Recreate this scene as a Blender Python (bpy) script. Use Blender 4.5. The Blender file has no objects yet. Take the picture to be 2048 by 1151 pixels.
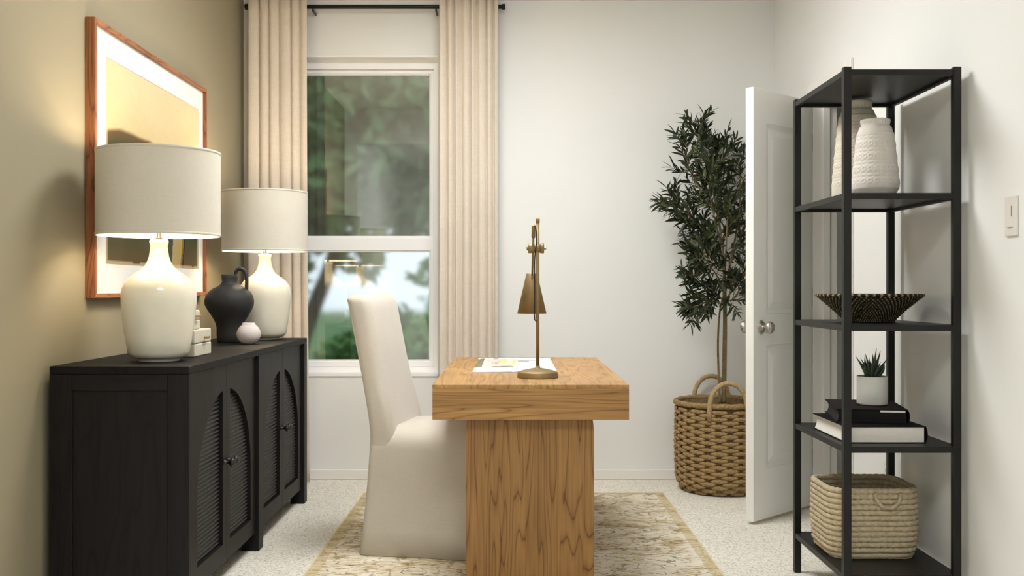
import bpy, bmesh, math, random
from mathutils import Vector, Matrix, noise as mnoise
random.seed(7)
PI = math.pi
scene = bpy.context.scene
COL = scene.collection

# ------------------------------------------------------------------ camera, world, exposure
FPX = 1991.1
cam_d = bpy.data.cameras.new('camera'); cam = bpy.data.objects.new('camera', cam_d); COL.objects.link(cam)
EYE = 1.096
cam.location = (0, 0, EYE); cam.rotation_euler = (PI/2, 0, 0)
cam_d.sensor_width = 36; cam_d.lens = 36*FPX/2048; cam_d.clip_start = .05; cam_d.clip_end = 300
scene.camera = cam
w = bpy.data.worlds.new('world'); scene.world = w; w.use_nodes = True
bg = w.node_tree.nodes['Background']
bg.inputs[0].default_value = (.80, .89, 1, 1); bg.inputs[1].default_value = 1.8
vs = scene.view_settings
vs.view_transform = 'Standard'; vs.look = 'None'; vs.gamma = 1; vs.use_curve_mapping = False; vs.exposure = 0.0
CEIL_FILL = 25.5  # emission of the added, unseen disc above the desk
REAR_FILL = 21.5  # emission of the added fill disc behind the camera
LAMP_W = 3.0

scene.cycles.max_bounces = 9; scene.cycles.diffuse_bounces = 6; scene.cycles.glossy_bounces = 3; scene.cycles.transmission_bounces = 6

# ------------------------------------------------------------------ node helpers
def new_mat(name):
    m = bpy.data.materials.new(name); m.use_nodes = True
    nt = m.node_tree; b = nt.nodes['Principled BSDF']
    return m, nt, b
def lin(c):
    return tuple(((v/255)/12.92 if v/255 <= .04045 else ((v/255+.055)/1.055)**2.4) for v in c)
def nd(nt, typ, **kw):
    n = nt.nodes.new(typ)
    for k, v in kw.items(): setattr(n, k, v)
    return n
def lk(nt, a, b): nt.links.new(a, b)
def coords(nt, scale=(1, 1, 1), rnd=False, kind='Object'):
    tc = nd(nt, 'ShaderNodeTexCoord'); mp = nd(nt, 'ShaderNodeMapping')
    lk(nt, tc.outputs[kind], mp.inputs[0]); mp.inputs['Scale'].default_value = scale
    if rnd:
        oi = nd(nt, 'ShaderNodeObjectInfo'); mu = nd(nt, 'ShaderNodeMath', operation='MULTIPLY'); mu.inputs[1].default_value = 37.0
        lk(nt, oi.outputs['Random'], mu.inputs[0]); cb = nd(nt, 'ShaderNodeCombineXYZ')
        for i in range(3): lk(nt, mu.outputs[0], cb.inputs[i])
        lk(nt, cb.outputs[0], mp.inputs['Location'])
    return mp.outputs[0]
def noise(nt, vec, scale, detail=2, rough=.5, dist=0):
    n = nd(nt, 'ShaderNodeTexNoise'); n.inputs['Scale'].default_value = scale; n.inputs['Detail'].default_value = detail
    n.inputs['Roughness'].default_value = rough; n.inputs['Distortion'].default_value = dist
    lk(nt, vec, n.inputs['Vector']); return n.outputs['Fac']
def mth(nt, op, a, b=None, c=None, clamp=False):
    n = nd(nt, 'ShaderNodeMath', operation=op); n.use_clamp = clamp
    for i, v in enumerate((a, b, c)):
        if v is None: continue
        if isinstance(v, (int, float)): n.inputs[i].default_value = v
        else: lk(nt, v, n.inputs[i])
    return n.outputs[0]
def ramp(nt, fac, stops):
    r = nd(nt, 'ShaderNodeValToRGB'); e = r.color_ramp.elements
    while len(e) < len(stops): e.new(.5)
    for i, (p, c) in enumerate(stops):
        e[i].position = p; e[i].color = (*c, 1) if len(c) == 3 else c
    lk(nt, fac, r.inputs[0]); return r.outputs[0]
def mixc(nt, fac, a, b, mode='MIX'):
    n = nd(nt, 'ShaderNodeMix', data_type='RGBA', blend_type=mode)
    for s, v in ((0, fac), (6, a), (7, b)):
        if isinstance(v, (int, float)): n.inputs[s].default_value = v
        elif isinstance(v, tuple): n.inputs[s].default_value = (*v, 1)
        else: lk(nt, v, n.inputs[s])
    return n.outputs[2]
def bump(nt, b, h, strength=.3, dist=.01):
    n = nd(nt, 'ShaderNodeBump'); n.inputs['Strength'].default_value = strength; n.inputs['Distance'].default_value = dist
    lk(nt, h, n.inputs['Height']); lk(nt, n.outputs[0], b.inputs['Normal'])

def plain(name, col, rough=.5, metal=0, var=.0, vscale=8, bmp=0, bscale=60, spec=.5, coat=0):
    m, nt, b = new_mat(name)
    b.inputs['Roughness'].default_value = rough; b.inputs['Metallic'].default_value = metal
    b.inputs['Specular IOR Level'].default_value = spec; b.inputs['Coat Weight'].default_value = coat
    v = coords(nt)
    f = noise(nt, v, vscale, 3)
    c = ramp(nt, f, [(.3, tuple(x*(1-var) for x in col)), (.7, tuple(min(1, x*(1+var)) for x in col))])
    lk(nt, c, b.inputs['Base Color'])
    if bmp: bump(nt, b, noise(nt, v, bscale, 3), bmp, .004)
    return m
def wood(name, light, mid, dark, axis, across=6., along=.8, rings=20, rough=.45, fibre=.25, bmp=.08, spec=.35):
    m, nt, b = new_mat(name)
    sc = [across]*3; sc[axis] = along
    v = coords(nt, tuple(sc), rnd=True)
    n = noise(nt, v, 1.0, 2, .45, .3)
    ringv = mth(nt, 'FRACT', mth(nt, 'MULTIPLY', n, rings))
    c = ramp(nt, ringv, [(0, dark), (.07, mid), (.30, light), (.75, light), (.96, mid), (1, dark)])
    sf = [170.]*3; sf[axis] = 5.
    fv = noise(nt, coords(nt, tuple(sf), rnd=True), 1.0, 2)
    dk = ramp(nt, fv, [(.3, (1-fibre,)*3), (.65, (1, 1, 1))])
    c = mixc(nt, 1.0, c, dk, 'MULTIPLY')
    lv = noise(nt, coords(nt, (2.2, 2.2, 2.2), rnd=True), 1.0, 1)
    c = mixc(nt, 1.0, c, ramp(nt, lv, [(.25, (.74, .70, .66)), (.7, (1, 1, 1))]), 'MULTIPLY')
    lk(nt, c, b.inputs['Base Color']); b.inputs['Roughness'].default_value = rough; b.inputs['Specular IOR Level'].default_value = spec
    bump(nt, b, fv, bmp, .002)
    return m
def fabric(name, col, var=.06, thread=900, bmp=.25, sheen=.2):
    m, nt, b = new_mat(name)
    v1 = noise(nt, coords(nt, (thread, thread, 30)), 1, 2); v2 = noise(nt, coords(nt, (30, 30, thread)), 1, 2)
    s = mth(nt, 'ADD', v1, v2); big = noise(nt, coords(nt), 5, 2)
    c = ramp(nt, mth(nt, 'MULTIPLY', s, .5), [(.35, tuple(x*(1-var*1.6) for x in col)), (.65, tuple(min(1, x*(1+var)) for x in col))])
    c = mixc(nt, 1., c, ramp(nt, big, [(.3, (.95, .94, .93)), (.7, (1, 1, 1))]), 'MULTIPLY')
    lk(nt, c, b.inputs['Base Color']); b.inputs['Roughness'].default_value = .9; b.inputs['Sheen Weight'].default_value = sheen
    b.inputs['Specular IOR Level'].default_value = .1
    bump(nt, b, s, bmp, .001); return m
def emit(name, col, strength):
    m, nt, b = new_mat(name); b.inputs['Base Color'].default_value = (*col, 1)
    b.inputs['Emission Color'].default_value = (*col, 1); b.inputs['Emission Strength'].default_value = strength; return m
def vcol(name, rough=.6, spec=.3, bmp=0):
    m, nt, b = new_mat(name); a = nd(nt, 'ShaderNodeVertexColor'); a.layer_name = 'col'
    lk(nt, a.outputs[0], b.inputs['Base Color']); b.inputs['Roughness'].default_value = rough; b.inputs['Specular IOR Level'].default_value = spec
    if bmp: bump(nt, b, noise(nt, coords(nt), 220, 2), bmp, .002)
    return m

def carpet_mat():
    m, nt, b = new_mat('carpet')
    v = coords(nt)
    f = noise(nt, v, 130, 3, .65); g = noise(nt, v, 3, 2)
    c = ramp(nt, f, [(.30, lin((150, 143, 130))), (.42, lin((216, 211, 198))), (.58, lin((238, 234, 224))), (.8, lin((250, 247, 240)))])
    c = mixc(nt, 1., c, ramp(nt, g, [(.3, (.93, .93, .92)), (.7, (1, 1, 1))]), 'MULTIPLY')
    lk(nt, c, b.inputs['Base Color']); b.inputs['Roughness'].default_value = 1; b.inputs['Specular IOR Level'].default_value = .05
    bump(nt, b, f, .45, .006); return m
def rug_mat(hx, hy):
    m, nt, b = new_mat('rug_pile')
    v = coords(nt); sx = nd(nt, 'ShaderNodeSeparateXYZ'); lk(nt, v, sx.inputs[0])
    streak = noise(nt, coords(nt, (15, 120, 1)), 1, 4, .7)
    patch = noise(nt, coords(nt, (4.5, 7, 1)), 1, 4, .65, .8)
    f = mth(nt, 'ADD', mth(nt, 'MULTIPLY', streak, .65), mth(nt, 'MULTIPLY', patch, .55))
    cream, sand, ochre = lin((216, 206, 184)), lin((192, 176, 142)), lin((158, 134, 90))
    c = ramp(nt, f, [(.40, lin((134, 112, 76))), (.48, ochre), (.54, sand), (.60, cream), (.70, lin((228, 221, 204)))])
    vo = nd(nt, 'ShaderNodeTexVoronoi'); vo.inputs['Scale'].default_value = 6.; vo.inputs['Randomness'].default_value = .8
    lk(nt, v, vo.inputs['Vector'])
    dist = mth(nt, 'ADD', vo.outputs['Distance'], mth(nt, 'MULTIPLY', noise(nt, v, 30, 3), .35))
    ring = mth(nt, 'ABSOLUTE', mth(nt, 'SUBTRACT', mth(nt, 'FRACT', mth(nt, 'MULTIPLY', dist, 3.2)), .5))
    motif = mth(nt, 'MULTIPLY', mth(nt, 'LESS_THAN', ring, .085), mth(nt, 'GREATER_THAN', streak, .49))
    c = mixc(nt, mth(nt, 'MULTIPLY', motif, .75), c, lin((112, 92, 70)))
    fl = noise(nt, coords(nt, (26, 60, 1)), 1, 3, .6)
    fleck = ramp(nt, fl, [(.60, (0, 0, 0)), (.655, (1, 1, 1))])
    c = mixc(nt, mth(nt, 'MULTIPLY', fleck, .8), c, lin((84, 68, 60)))
    wh = ramp(nt, noise(nt, coords(nt, (14, 46, 2)), 1, 3), [(.34, (1, 1, 1)), (.41, (0, 0, 0))])
    c = mixc(nt, mth(nt, 'MULTIPLY', wh, .7), c, lin((228, 222, 208)))
    dx = mth(nt, 'SUBTRACT', hx, mth(nt, 'ABSOLUTE', sx.outputs[0])); dy = mth(nt, 'SUBTRACT', hy, mth(nt, 'ABSOLUTE', sx.outputs[1]))
    d = mth(nt, 'MINIMUM', dx, dy)
    band = mth(nt, 'MULTIPLY', mth(nt, 'LESS_THAN', d, .050), mth(nt, 'GREATER_THAN', d, .007))
    bc = ramp(nt, f, [(.44, lin((146, 124, 82))), (.64, lin((198, 180, 136)))])
    c = mixc(nt, mth(nt, 'MULTIPLY', band, .62), c, bc)
    c = mixc(nt, mth(nt, 'LESS_THAN', d, .007), c, lin((214, 198, 154)))
    lk(nt, c, b.inputs['Base Color']); b.inputs['Roughness'].default_value = 1; b.inputs['Specular IOR Level'].default_value = .05
    bump(nt, b, mth(nt, 'ADD', streak, noise(nt, v, 260, 2)), .4, .004); return m
def glass_pane():
    m, nt, b = new_mat('window_glass'); nt.nodes.remove(b); out = nt.nodes['Material Output']
    r = nd(nt, 'ShaderNodeBsdfRefraction'); r.inputs['IOR'].default_value = 1.35; r.inputs['Roughness'].default_value = .10
    r.inputs['Color'].default_value = (.93, .96, .94, 1)
    g = nd(nt, 'ShaderNodeBsdfGlossy'); g.inputs['Roughness'].default_value = 0.0
    fr = nd(nt, 'ShaderNodeFresnel'); fr.inputs['IOR'].default_value = 2.9
    mx = nd(nt, 'ShaderNodeMixShader'); lk(nt, fr.outputs[0], mx.inputs[0]); lk(nt, r.outputs[0], mx.inputs[1]); lk(nt, g.outputs[0], mx.inputs[2])
    lk(nt, mx.outputs[0], out.inputs[0]); return m

M = {}
M['wall'] = plain('wall_paint', (.815, .82, .80), .75, var=.01, vscale=2, bmp=.02, bscale=180, spec=.2)
M['wall_left'] = plain('wall_paint_khaki', (.315, .275, .185), .65, var=.015, vscale=2, bmp=.02, bscale=180, spec=.25)
M['ceiling'] = plain('ceiling_paint', (.84, .83, .80), .9, var=.01, spec=.1)
M['trim'] = plain('white_trim', (.83, .81, .77), .45, var=.01, spec=.4)
M['vinyl'] = plain('white_vinyl', (.94, .935, .925), .4, var=.005, spec=.4)
M['carpet'] = carpet_mat()
M['black_wood'] = wood('black_stained_wood', (.0092, .0073, .0074), (.0062, .0049, .0051), (.0022, .0017, .0018), 2, 9, 1., 9, .52, .35, .12, .28)
M['black_wood_x'] = wood('black_stained_wood_x', (.0092, .0073, .0074), (.0062, .0049, .0051), (.0022, .0017, .0018), 0, 9, 1., 9, .52, .35, .12, .28)
M['black_wood_y'] = wood('black_stained_wood_y', (.0092, .0073, .0074), (.0062, .0049, .0051), (.0022, .0017, .0018), 1, 9, 1., 9, .58, .35, .12, .2)
M['cane'] = plain('black_cane', (.034, .033, .030), .6, var=.3, vscale=160, bmp=.8, bscale=300, spec=.35)
M['black_knob'] = plain('black_knob', (.012, .011, .011), .42, var=.1)
OL, OM, OD = lin((190, 146, 88)), lin((174, 129, 75)), lin((136, 95, 52))
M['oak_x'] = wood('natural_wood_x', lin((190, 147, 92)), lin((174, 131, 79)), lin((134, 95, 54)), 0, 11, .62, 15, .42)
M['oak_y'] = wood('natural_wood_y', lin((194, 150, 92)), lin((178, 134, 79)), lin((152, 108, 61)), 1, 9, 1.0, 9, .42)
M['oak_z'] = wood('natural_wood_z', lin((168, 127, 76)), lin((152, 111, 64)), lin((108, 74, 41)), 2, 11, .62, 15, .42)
M['frame_y'] = wood('picture_wood_y', lin((176, 118, 80)), lin((156, 98, 64)), lin((112, 66, 42)), 1, 14, 1.6, 12, .5)
M['frame_z'] = wood('picture_wood_z', lin((166, 108, 72)), lin((144, 88, 56)), lin((104, 60, 36)), 2, 14, 1.6, 12, .5)
M['mat_board'] = plain('mat_board', (.78, .77, .735), .9, var=.01, spec=.1)
M['print'] = vcol('art_print', .8, .15)
M['page'] = vcol('magazine_print', .45, .4)
M['paper'] = plain('book_paper', (.72, .69, .64), .9, var=.03, vscale=90)
M['shade'] = fabric('linen_shade', (.65, .61, .52), .03, 700, .1, .1)
M['shade_in'] = plain('shade_lining', (.85, .80, .70), .8)
M['ceramic'] = plain('cream_ceramic', (.76, .72, .60), .22, var=.05, vscale=9, spec=.55, coat=.3)
M['bronze'] = plain('dark_bronze', (.12, .10, .085), .4, .8, var=.1)
M['bulb'] = emit('lit_bulb', (1, .86, .64), 30)
M['box'] = plain('shagreen_box', (.62, .575, .465), .7, var=.07, vscale=220, bmp=.4, bscale=330)
M['brass'] = plain('brushed_brass', (.42, .285, .125), .42, .85, var=.06, vscale=30)
M['antique_brass'] = plain('antique_brass', (.30, .215, .10), .55, .7, var=.07, vscale=40)
M['black_clay'] = plain('charcoal_clay', (.030, .029, .028), .65, var=.15, vscale=14, bmp=.25, bscale=26, spec=.3)
M['pink_clay'] = plain('blush_matte_clay', (.64, .585, .56), .75, var=.03)
M['slipcover'] = fabric('slipcover_linen', (.60, .555, .485), .035, 650, .12, .3)
M['curtain'] = fabric('curtain_linen', (.72, .64, .545), .05, 500, .2, .2)
M['black_metal'] = plain('black_powder_coat', (.0105, .0103, .0096), .45, .2, var=.12, vscale=20, spec=.35)
M['black_iron'] = plain('black_rod_metal', (.010, .010, .010), .35, .4, var=.1)
M['door'] = plain('door_paint', (.87, .865, .82), .42, var=.01, spec=.4)
M['nickel'] = plain('satin_nickel', (.52, .49, .45), .32, 1.0, var=.03)
M['vase_white'] = plain('embossed_ceramic', (.70, .655, .60), .75, var=.04, vscale=40, bmp=.1, bscale=160, spec=.25)
M['vase_cream'] = plain('embossed_ceramic_cream', (.64, .595, .49), .75, var=.04, vscale=40, bmp=.1, bscale=160, spec=.25)
M['bowl'] = vcol('woven_bowl_fibre', .75, .25, .3)
M['book_black'] = plain('black_book_cloth', (.005, .0048, .0045), .75, var=.1, spec=.12)
M['book_wine'] = plain('dark_plum_book_cloth', (.012, .0058, .0062), .75, var=.1, spec=.12)
M['black_pages'] = plain('black_gilt_pages', (.004, .004, .004), .6, spec=.2)
M['white_pot'] = plain('white_pot', (.66, .655, .62), .6, var=.01)
M['soil'] = plain('soil', (.045, .028, .018), 1, var=.4, vscale=120, bmp=1, bscale=160)
M['aloe'] = plain('aloe_green', (.040, .062, .040), .5, var=.2, vscale=30)
M['rope'] = plain('jute_rope', (.50, .42, .285), .9, var=.18, vscale=70, bmp=.7, bscale=240, spec=.1)
M['weave'] = plain('seagrass', (.34, .23, .105), .85, var=.33, vscale=75, bmp=1., bscale=220, spec=.2)
M['handle_weave'] = plain('wrapped_seagrass', (.44, .32, .165), .85, var=.2, vscale=90, bmp=.7, bscale=200, spec=.2)
M['liner'] = plain('basket_inside', (.17, .11, .05), .95, var=.3, vscale=60)
M['bark'] = plain('olive_bark', (.215, .155, .075), .9, var=.25, vscale=50, bmp=.6, bscale=90)
M['leaf_a'] = plain('olive_leaf_dark', (.010, .021, .005), .55, var=.25, vscale=12)
M['leaf_b'] = plain('olive_leaf_mid', (.036, .052, .013), .55, var=.25, vscale=12)
M['leaf_c'] = plain('olive_leaf_silver', (.085, .098, .036), .6, var=.2, vscale=12)
M['plastic'] = plain('white_plastic', (.76, .72, .68), .4, var=.005)
M['slot'] = plain('grey_slot', (.22, .20, .19), .6)
M['black_cord'] = plain('black_cord', (.008, .008, .008), .5)
M['glass'] = glass_pane()
M['ground_out'] = plain('lawn', (.10, .19, .06), 1, var=.4, vscale=3)
M['tree_leaf'] = plain('tree_leaves', (.15, .30, .09), .6, var=.5, vscale=1.2)
M['tree_leaf_b'] = plain('tree_leaves_dark', (.105, .19, .075), .6, var=.5, vscale=1.2)
M['bush_leaf'] = plain('bush_leaves', (.13, .28, .07), .6, var=.5, vscale=2)
M['tree_bark'] = plain('tree_bark', (.05, .04, .03), 1, var=.3)
M['added_emitter'] = emit('added_ceiling_emitter', (.975, .985, .985), CEIL_FILL)
M['added_emitter_rear'] = emit('added_rear_emitter', (.985, .985, .975), REAR_FILL)

# ------------------------------------------------------------------ mesh helpers
WL = {}      # world location of every parent
def W0(p): return WL.get(p.name, Vector((0, 0, 0))) if p else Vector((0, 0, 0))
def tag(o, label=None, cat=None, group=None, kind=None):
    if label: o['label'] = label
    if cat: o['category'] = cat
    if group: o['group'] = group
    if kind: o['kind'] = kind
    return o
def thing(name, loc, label, cat, group=None, rz=0):
    o = bpy.data.objects.new(name, None); COL.objects.link(o); o.location = loc; o.rotation_euler = (0, 0, rz)
    o.empty_display_size = .1; WL[o.name] = Vector(loc) if rz == 0 else Vector((0, 0, 0))
    return tag(o, label, cat, group)
def link_mesh(name, me, mat, parent=None, origin=None):
    o = bpy.data.objects.new(name, me); COL.objects.link(o)
    if mat is not None and not me.materials: me.materials.append(M[mat] if isinstance(mat, str) else mat)
    if parent: o.parent = parent
    if origin is not None: o.location = Vector(origin) - W0(parent)
    WL[o.name] = W0(parent) if origin is None else Vector(origin)
    return o
def mesh(name, V, F, mat, parent=None, smooth=False, origin=None):
    """V in world metres; the object origin sits at the parent (or at `origin`)"""
    off = Vector(origin) if origin is not None else W0(parent)
    me = bpy.data.meshes.new(name); me.from_pydata([tuple(Vector(v) - off) for v in V], [], F); me.update()
    if smooth:
        me.polygons.foreach_set('use_smooth', [True]*len(me.polygons))
    return link_mesh(name, me, mat, parent, origin)
def bm_obj(name, bm, mat, parent=None, smooth=False, origin=None):
    off = Vector(origin) if origin is not None else W0(parent)
    bmesh.ops.translate(bm, verts=bm.verts, vec=-off)
    bmesh.ops.recalc_face_normals(bm, faces=bm.faces)
    me = bpy.data.meshes.new(name); bm.to_mesh(me); bm.free()
    if smooth: me.polygons.foreach_set('use_smooth', [True]*len(me.polygons))
    return link_mesh(name, me, mat, parent, origin)
def bm_box(x0, x1, y0, y1, z0, z1, bev=0, seg=1):
    bm = bmesh.new(); bmesh.ops.create_cube(bm, size=1)
    for v in bm.verts:
        v.co = Vector(((x0+x1)/2+v.co.x*(x1-x0), (y0+y1)/2+v.co.y*(y1-y0), (z0+z1)/2+v.co.z*(z1-z0)))
    if bev: bmesh.ops.bevel(bm, geom=bm.edges[:], offset=bev, segments=seg, affect='EDGES', profile=.5)
    return bm
def box(name, x0, x1, y0, y1, z0, z1, mat, parent=None, bev=.002, seg=1, own=True):
    c = ((x0+x1)/2, (y0+y1)/2, z0) if own else None
    return bm_obj(name, bm_box(x0, x1, y0, y1, z0, z1, bev, seg), mat, parent, origin=c)
def lathe_data(prof, n=48, c=(0, 0, 0), fn=None):
    V, F = [], []
    for (r, z) in prof:
        for i in range(n):
            a = 2*PI*i/n; rr = r + (fn(a, z, r) if fn else 0)
            V.append((c[0]+rr*math.cos(a), c[1]+rr*math.sin(a), c[2]+z))
    for j in range(len(prof)-1):
        for i in range(n):
            k = (i+1) % n; F.append((j*n+i, j*n+k, (j+1)*n+k, (j+1)*n+i))
    return V, F
def lathe(name, prof, c, mat, parent=None, n=48, cap0=True, cap1=True, fn=None, smooth=True):
    V, F = lathe_data(prof, n, c, fn)
    if cap0: F.append(tuple(range(n-1, -1, -1)))
    if cap1: F.append(tuple((len(prof)-1)*n+i for i in range(n)))
    o = mesh(name, V, F, mat, parent, smooth)
    for p in o.data.polygons:
        if len(p.vertices) > 4: p.use_smooth = False
    return o
def frames(P, closed=False):
    T = []
    n = len(P)
    for i in range(n):
        a = P[(i-1) % n] if (i > 0 or closed) else P[i]; b = P[(i+1) % n] if (i < n-1 or closed) else P[i]
        T.append((b-a).normalized())
    up = Vector((0, 0, 1)) if abs(T[0].z) < .9 else Vector((1, 0, 0))
    N = []
    for t in T:
        u = up - t*up.dot(t)
        u = u.normalized() if u.length > 1e-6 else t.orthogonal().normalized()
        N.append(u); up = u
    return T, N
def tube_data(P, R, n=10, closed=False, V=None, F=None, cap=True):
    V = [] if V is None else V; F = [] if F is None else F; b0 = len(V)
    P = [Vector(p) for p in P]; T, N = frames(P, closed)
    for i, p in enumerate(P):
        r = R[i] if isinstance(R, (list, tuple)) else R; bt = T[i].cross(N[i])
        for k in range(n):
            a = 2*PI*k/n; V.append(p + (N[i]*math.cos(a)+bt*math.sin(a))*r)
    m = len(P)
    for i in range(m if closed else m-1):
        j = (i+1) % m
        for k in range(n):
            l = (k+1) % n; F.append((b0+i*n+k, b0+i*n+l, b0+j*n+l, b0+j*n+k))
    if cap and not closed:
        F.append(tuple(b0+k for k in range(n-1, -1, -1))); F.append(tuple(b0+(m-1)*n+k for k in range(n)))
    return V, F
def tube(name, P, R, mat, parent=None, n=10, closed=False):
    V, F = tube_data(P, R, n, closed); return mesh(name, V, F, mat, parent, True)
def smooth_path(P, k=6):
    P = [Vector(p) for p in P]; out = []
    for i in range(len(P)-1):
        a, b, c, d = P[max(i-1, 0)], P[i], P[i+1], P[min(i+2, len(P)-1)]
        for j in range(k):
            t = j/k; out.append(.5*((2*b)+(c-a)*t+(2*a-5*b+4*c-d)*t*t+(3*b-a-3*c+d)*t**3))
    out.append(P[-1]); return out
def rrect(cx, cy, hx, hy, r, k=5):
    pts = []
    for (sx, sy, a0) in ((1, 1, 0), (-1, 1, PI/2), (-1, -1, PI), (1, -1, 1.5*PI)):
        for j in range(k+1):
            a = a0+PI/2*j/k; pts.append((cx+sx*(hx-r)+r*math.cos(a), cy+sy*(hy-r)+r*math.sin(a)))
    return pts
def loft(rings, closed_top=True, closed_bottom=True):
    n = len(rings[0]); V = [v for r in rings for v in r]; F = []
    for j in range(len(rings)-1):
        for i in range(n):
            k = (i+1) % n; F.append((j*n+i, j*n+k, (j+1)*n+k, (j+1)*n+i))
    if closed_bottom: F.append(tuple(range(n-1, -1, -1)))
    if closed_top: F.append(tuple((len(rings)-1)*n+i for i in range(n)))
    return V, F
def masked_slab(name, us, vsn, holes, axis, p0, p1, mat, parent=None):
    """a slab with cut-outs: grid lines us x vsn (u = x or y, v = z), cells in `holes` left open; thickness p0..p1 along `axis`"""
    idx = {}; V = []; F = []
    def P(i, j, s):
        k = (i, j, s)
        if k not in idx:
            u, v, p = us[i], vsn[j], (p0, p1)[s]
            V.append((u, p, v) if axis == 'y' else (p, u, v)); idx[k] = len(V)-1
        return idx[k]
    nu, nv = len(us)-1, len(vsn)-1
    solid = lambda i, j: 0 <= i < nu and 0 <= j < nv and (i, j) not in holes
    for i in range(nu):
        for j in range(nv):
            if not solid(i, j): continue
            F.append((P(i, j, 0), P(i+1, j, 0), P(i+1, j+1, 0), P(i, j+1, 0)))
            F.append((P(i, j, 1), P(i, j+1, 1), P(i+1, j+1, 1), P(i+1, j, 1)))
            for (di, dj, a, b) in ((-1, 0, (i, j), (i, j+1)), (1, 0, (i+1, j+1), (i+1, j)), (0, -1, (i+1, j), (i, j)), (0, 1, (i, j+1), (i+1, j+1))):
                if not solid(i+di, j+dj):
                    F.append((P(*a, 0), P(*b, 0), P(*b, 1), P(*a, 1)))
    bm = bmesh.new(); bv = [bm.verts.new(v) for v in V]
    for f in F: bm.faces.new([bv[k] for k in f])
    return bm_obj(name, bm, mat, parent)
def st(o): o['kind'] = 'structure'; return o

# ------------------------------------------------------------------ room shell
XL, XR, YB, ZC, YR = -1.538, 1.504, 5.705, 2.742, -2.2
st(box('floor', XL-.2, 2.6, YR-.1, YB+.16, -.12, 0, 'carpet', bev=0))
st(box('ceiling', XL-.2, 2.6, YR-.1, YB+.16, ZC, ZC+.12, 'ceiling', bev=0))
st(box('wall_left', XL-.15, XL, 2.46, YB+.15, 0, ZC, 'wall_left', bev=0))
st(box('wall_rear_left', XL-.15, XL, YR-.1, 2.46, 0, ZC, 'wall', bev=0))
WX0, WX1, WZ0, WZ1 = (559-1024)/349, (875.5-1024)/349, .607, 2.424
st(masked_slab('wall_back', [XL, WX0, WX1, 2.6], [0, WZ0, WZ1, ZC], {(1, 1)}, 'y', YB, YB+.16, 'wall'))
DY0, DY1, DZ = 4.44, 4.985, 2.045
st(masked_slab('wall_right', [YR, DY0, DY1, YB], [0, DZ, ZC], {(1, 0)}, 'x', XR, XR+.115, 'wall'))
st(masked_slab('wall_front', [XL, -1.42, 1.40, XR], [0, 2.42, ZC], {(1, 0)}, 'y', 2.40, 2.52, 'wall'))
st(box('wall_rear', XL, XR, YR-.1, YR, 0, ZC, 'wall', bev=0))
st(box('wall_closet_far', XR+.115, 2.5, 5.455, 5.56, 0, ZC, 'wall', bev=0))
st(box('wall_closet_side', 2.4, 2.5, 3.5, 5.455, 0, ZC, 'wall', bev=0))
st(box('wall_closet_near', XR+.115, 2.4, 3.4, 3.5, 0, ZC, 'wall', bev=0))
BH = .058
st(box('baseboard_back', XL, XR, YB-.012, YB, 0, BH, 'trim', bev=.003))
st(box('baseboard_left', XL, XL+.012, 2.52, YB-.012, 0, BH, 'trim', bev=.003))
st(box('baseboard_right', XR-.012, XR, 2.52, DY0-.07, 0, BH, 'trim', bev=.003))
st(box('baseboard_right', XR-.012, XR, DY1+.06, YB-.012, 0, BH, 'trim', bev=.003))
st(box('baseboard_closet', XR+.115, 2.4, 5.443, 5.455, 0, .1, 'trim', bev=.003))
# closet doorway: casing on the room side, jamb lining with door stop
cas = st(box('trim_1', XR-.018, XR, DY0-.062, DY0+.004, 0, DZ+.066, 'trim', bev=.004))
st(box('trim_2', XR-.018, XR, DY1-.004, DY1+.062, 0, DZ+.066, 'trim', bev=.004))
st(box('trim_3', XR-.018, XR, DY0+.004, DY1-.004, DZ-.004, DZ+.066, 'trim', bev=.004))
jm = st(box('trim_4', XR-.002, XR+.118, DY1-.018, DY1, 0, DZ, 'trim', bev=.002))
box('door_stop', XR+.045, XR+.08, DY1-.030, DY1-.018, 0, DZ-.018, 'trim', jm, .002)
jn = st(box('trim_5', XR-.002, XR+.118, DY0, DY0+.018, 0, DZ, 'trim', bev=.002))
box('door_stop', XR+.045, XR+.08, DY0+.018, DY0+.030, 0, DZ-.018, 'trim', jn, .002)
st(box('trim_6', XR-.002, XR+.118, DY0+.018, DY1-.018, DZ-.018, DZ, 'trim', bev=.002))

# window: vinyl single-hung unit set into the wall
fy0, fy1 = YB+.085, YB+.150
gx0, gx1 = WX0+.05, WX1-.050
z_top_glass, z_mid1, z_mid0, z_low_glass = 2.345, 1.392, 1.312, .672
win = st(masked_slab('window_1', [WX0, WX0+.030, WX1-.030, WX1], [WZ0, WZ0+.030, WZ1-.055, WZ1], {(1, 1)}, 'y', fy0, fy1, 'vinyl'))
def sash(name, z0, z1, g0, g1, y0, y1, pane_label):
    s = masked_slab(name, [WX0+.030, gx0, gx1, WX1-.030], [z0, g0, g1, z1], {(1, 1)}, 'y', y0, y1, 'vinyl', win)
    bmod = s.modifiers.new('bevel', 'BEVEL'); bmod.width = .004; bmod.segments = 2
    for (x0, x1, a, b) in ((gx0, gx0+.008, g0, g1), (gx1-.008, gx1, g0, g1), (gx0+.008, gx1-.008, g0, g0+.008), (gx0+.008, gx1-.008, g1-.008, g1)):
        box('glazing_bead', x0, x1, y0+.006, y0+.018, a, b, 'vinyl', s, .002)
    p = box('pane', gx0, gx1, y0+.018, y0+.024, g0, g1, 'glass', s, 0)
    return s
sash('upper_sash', z_mid0+.02, WZ1-.055, z_mid1, z_top_glass, fy0+.024, fy0+.05, 'u')
sash('lower_sash', WZ0+.030, z_mid1-.003, z_low_glass, z_mid0, fy0+.004, fy0+.024, 'l')
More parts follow.
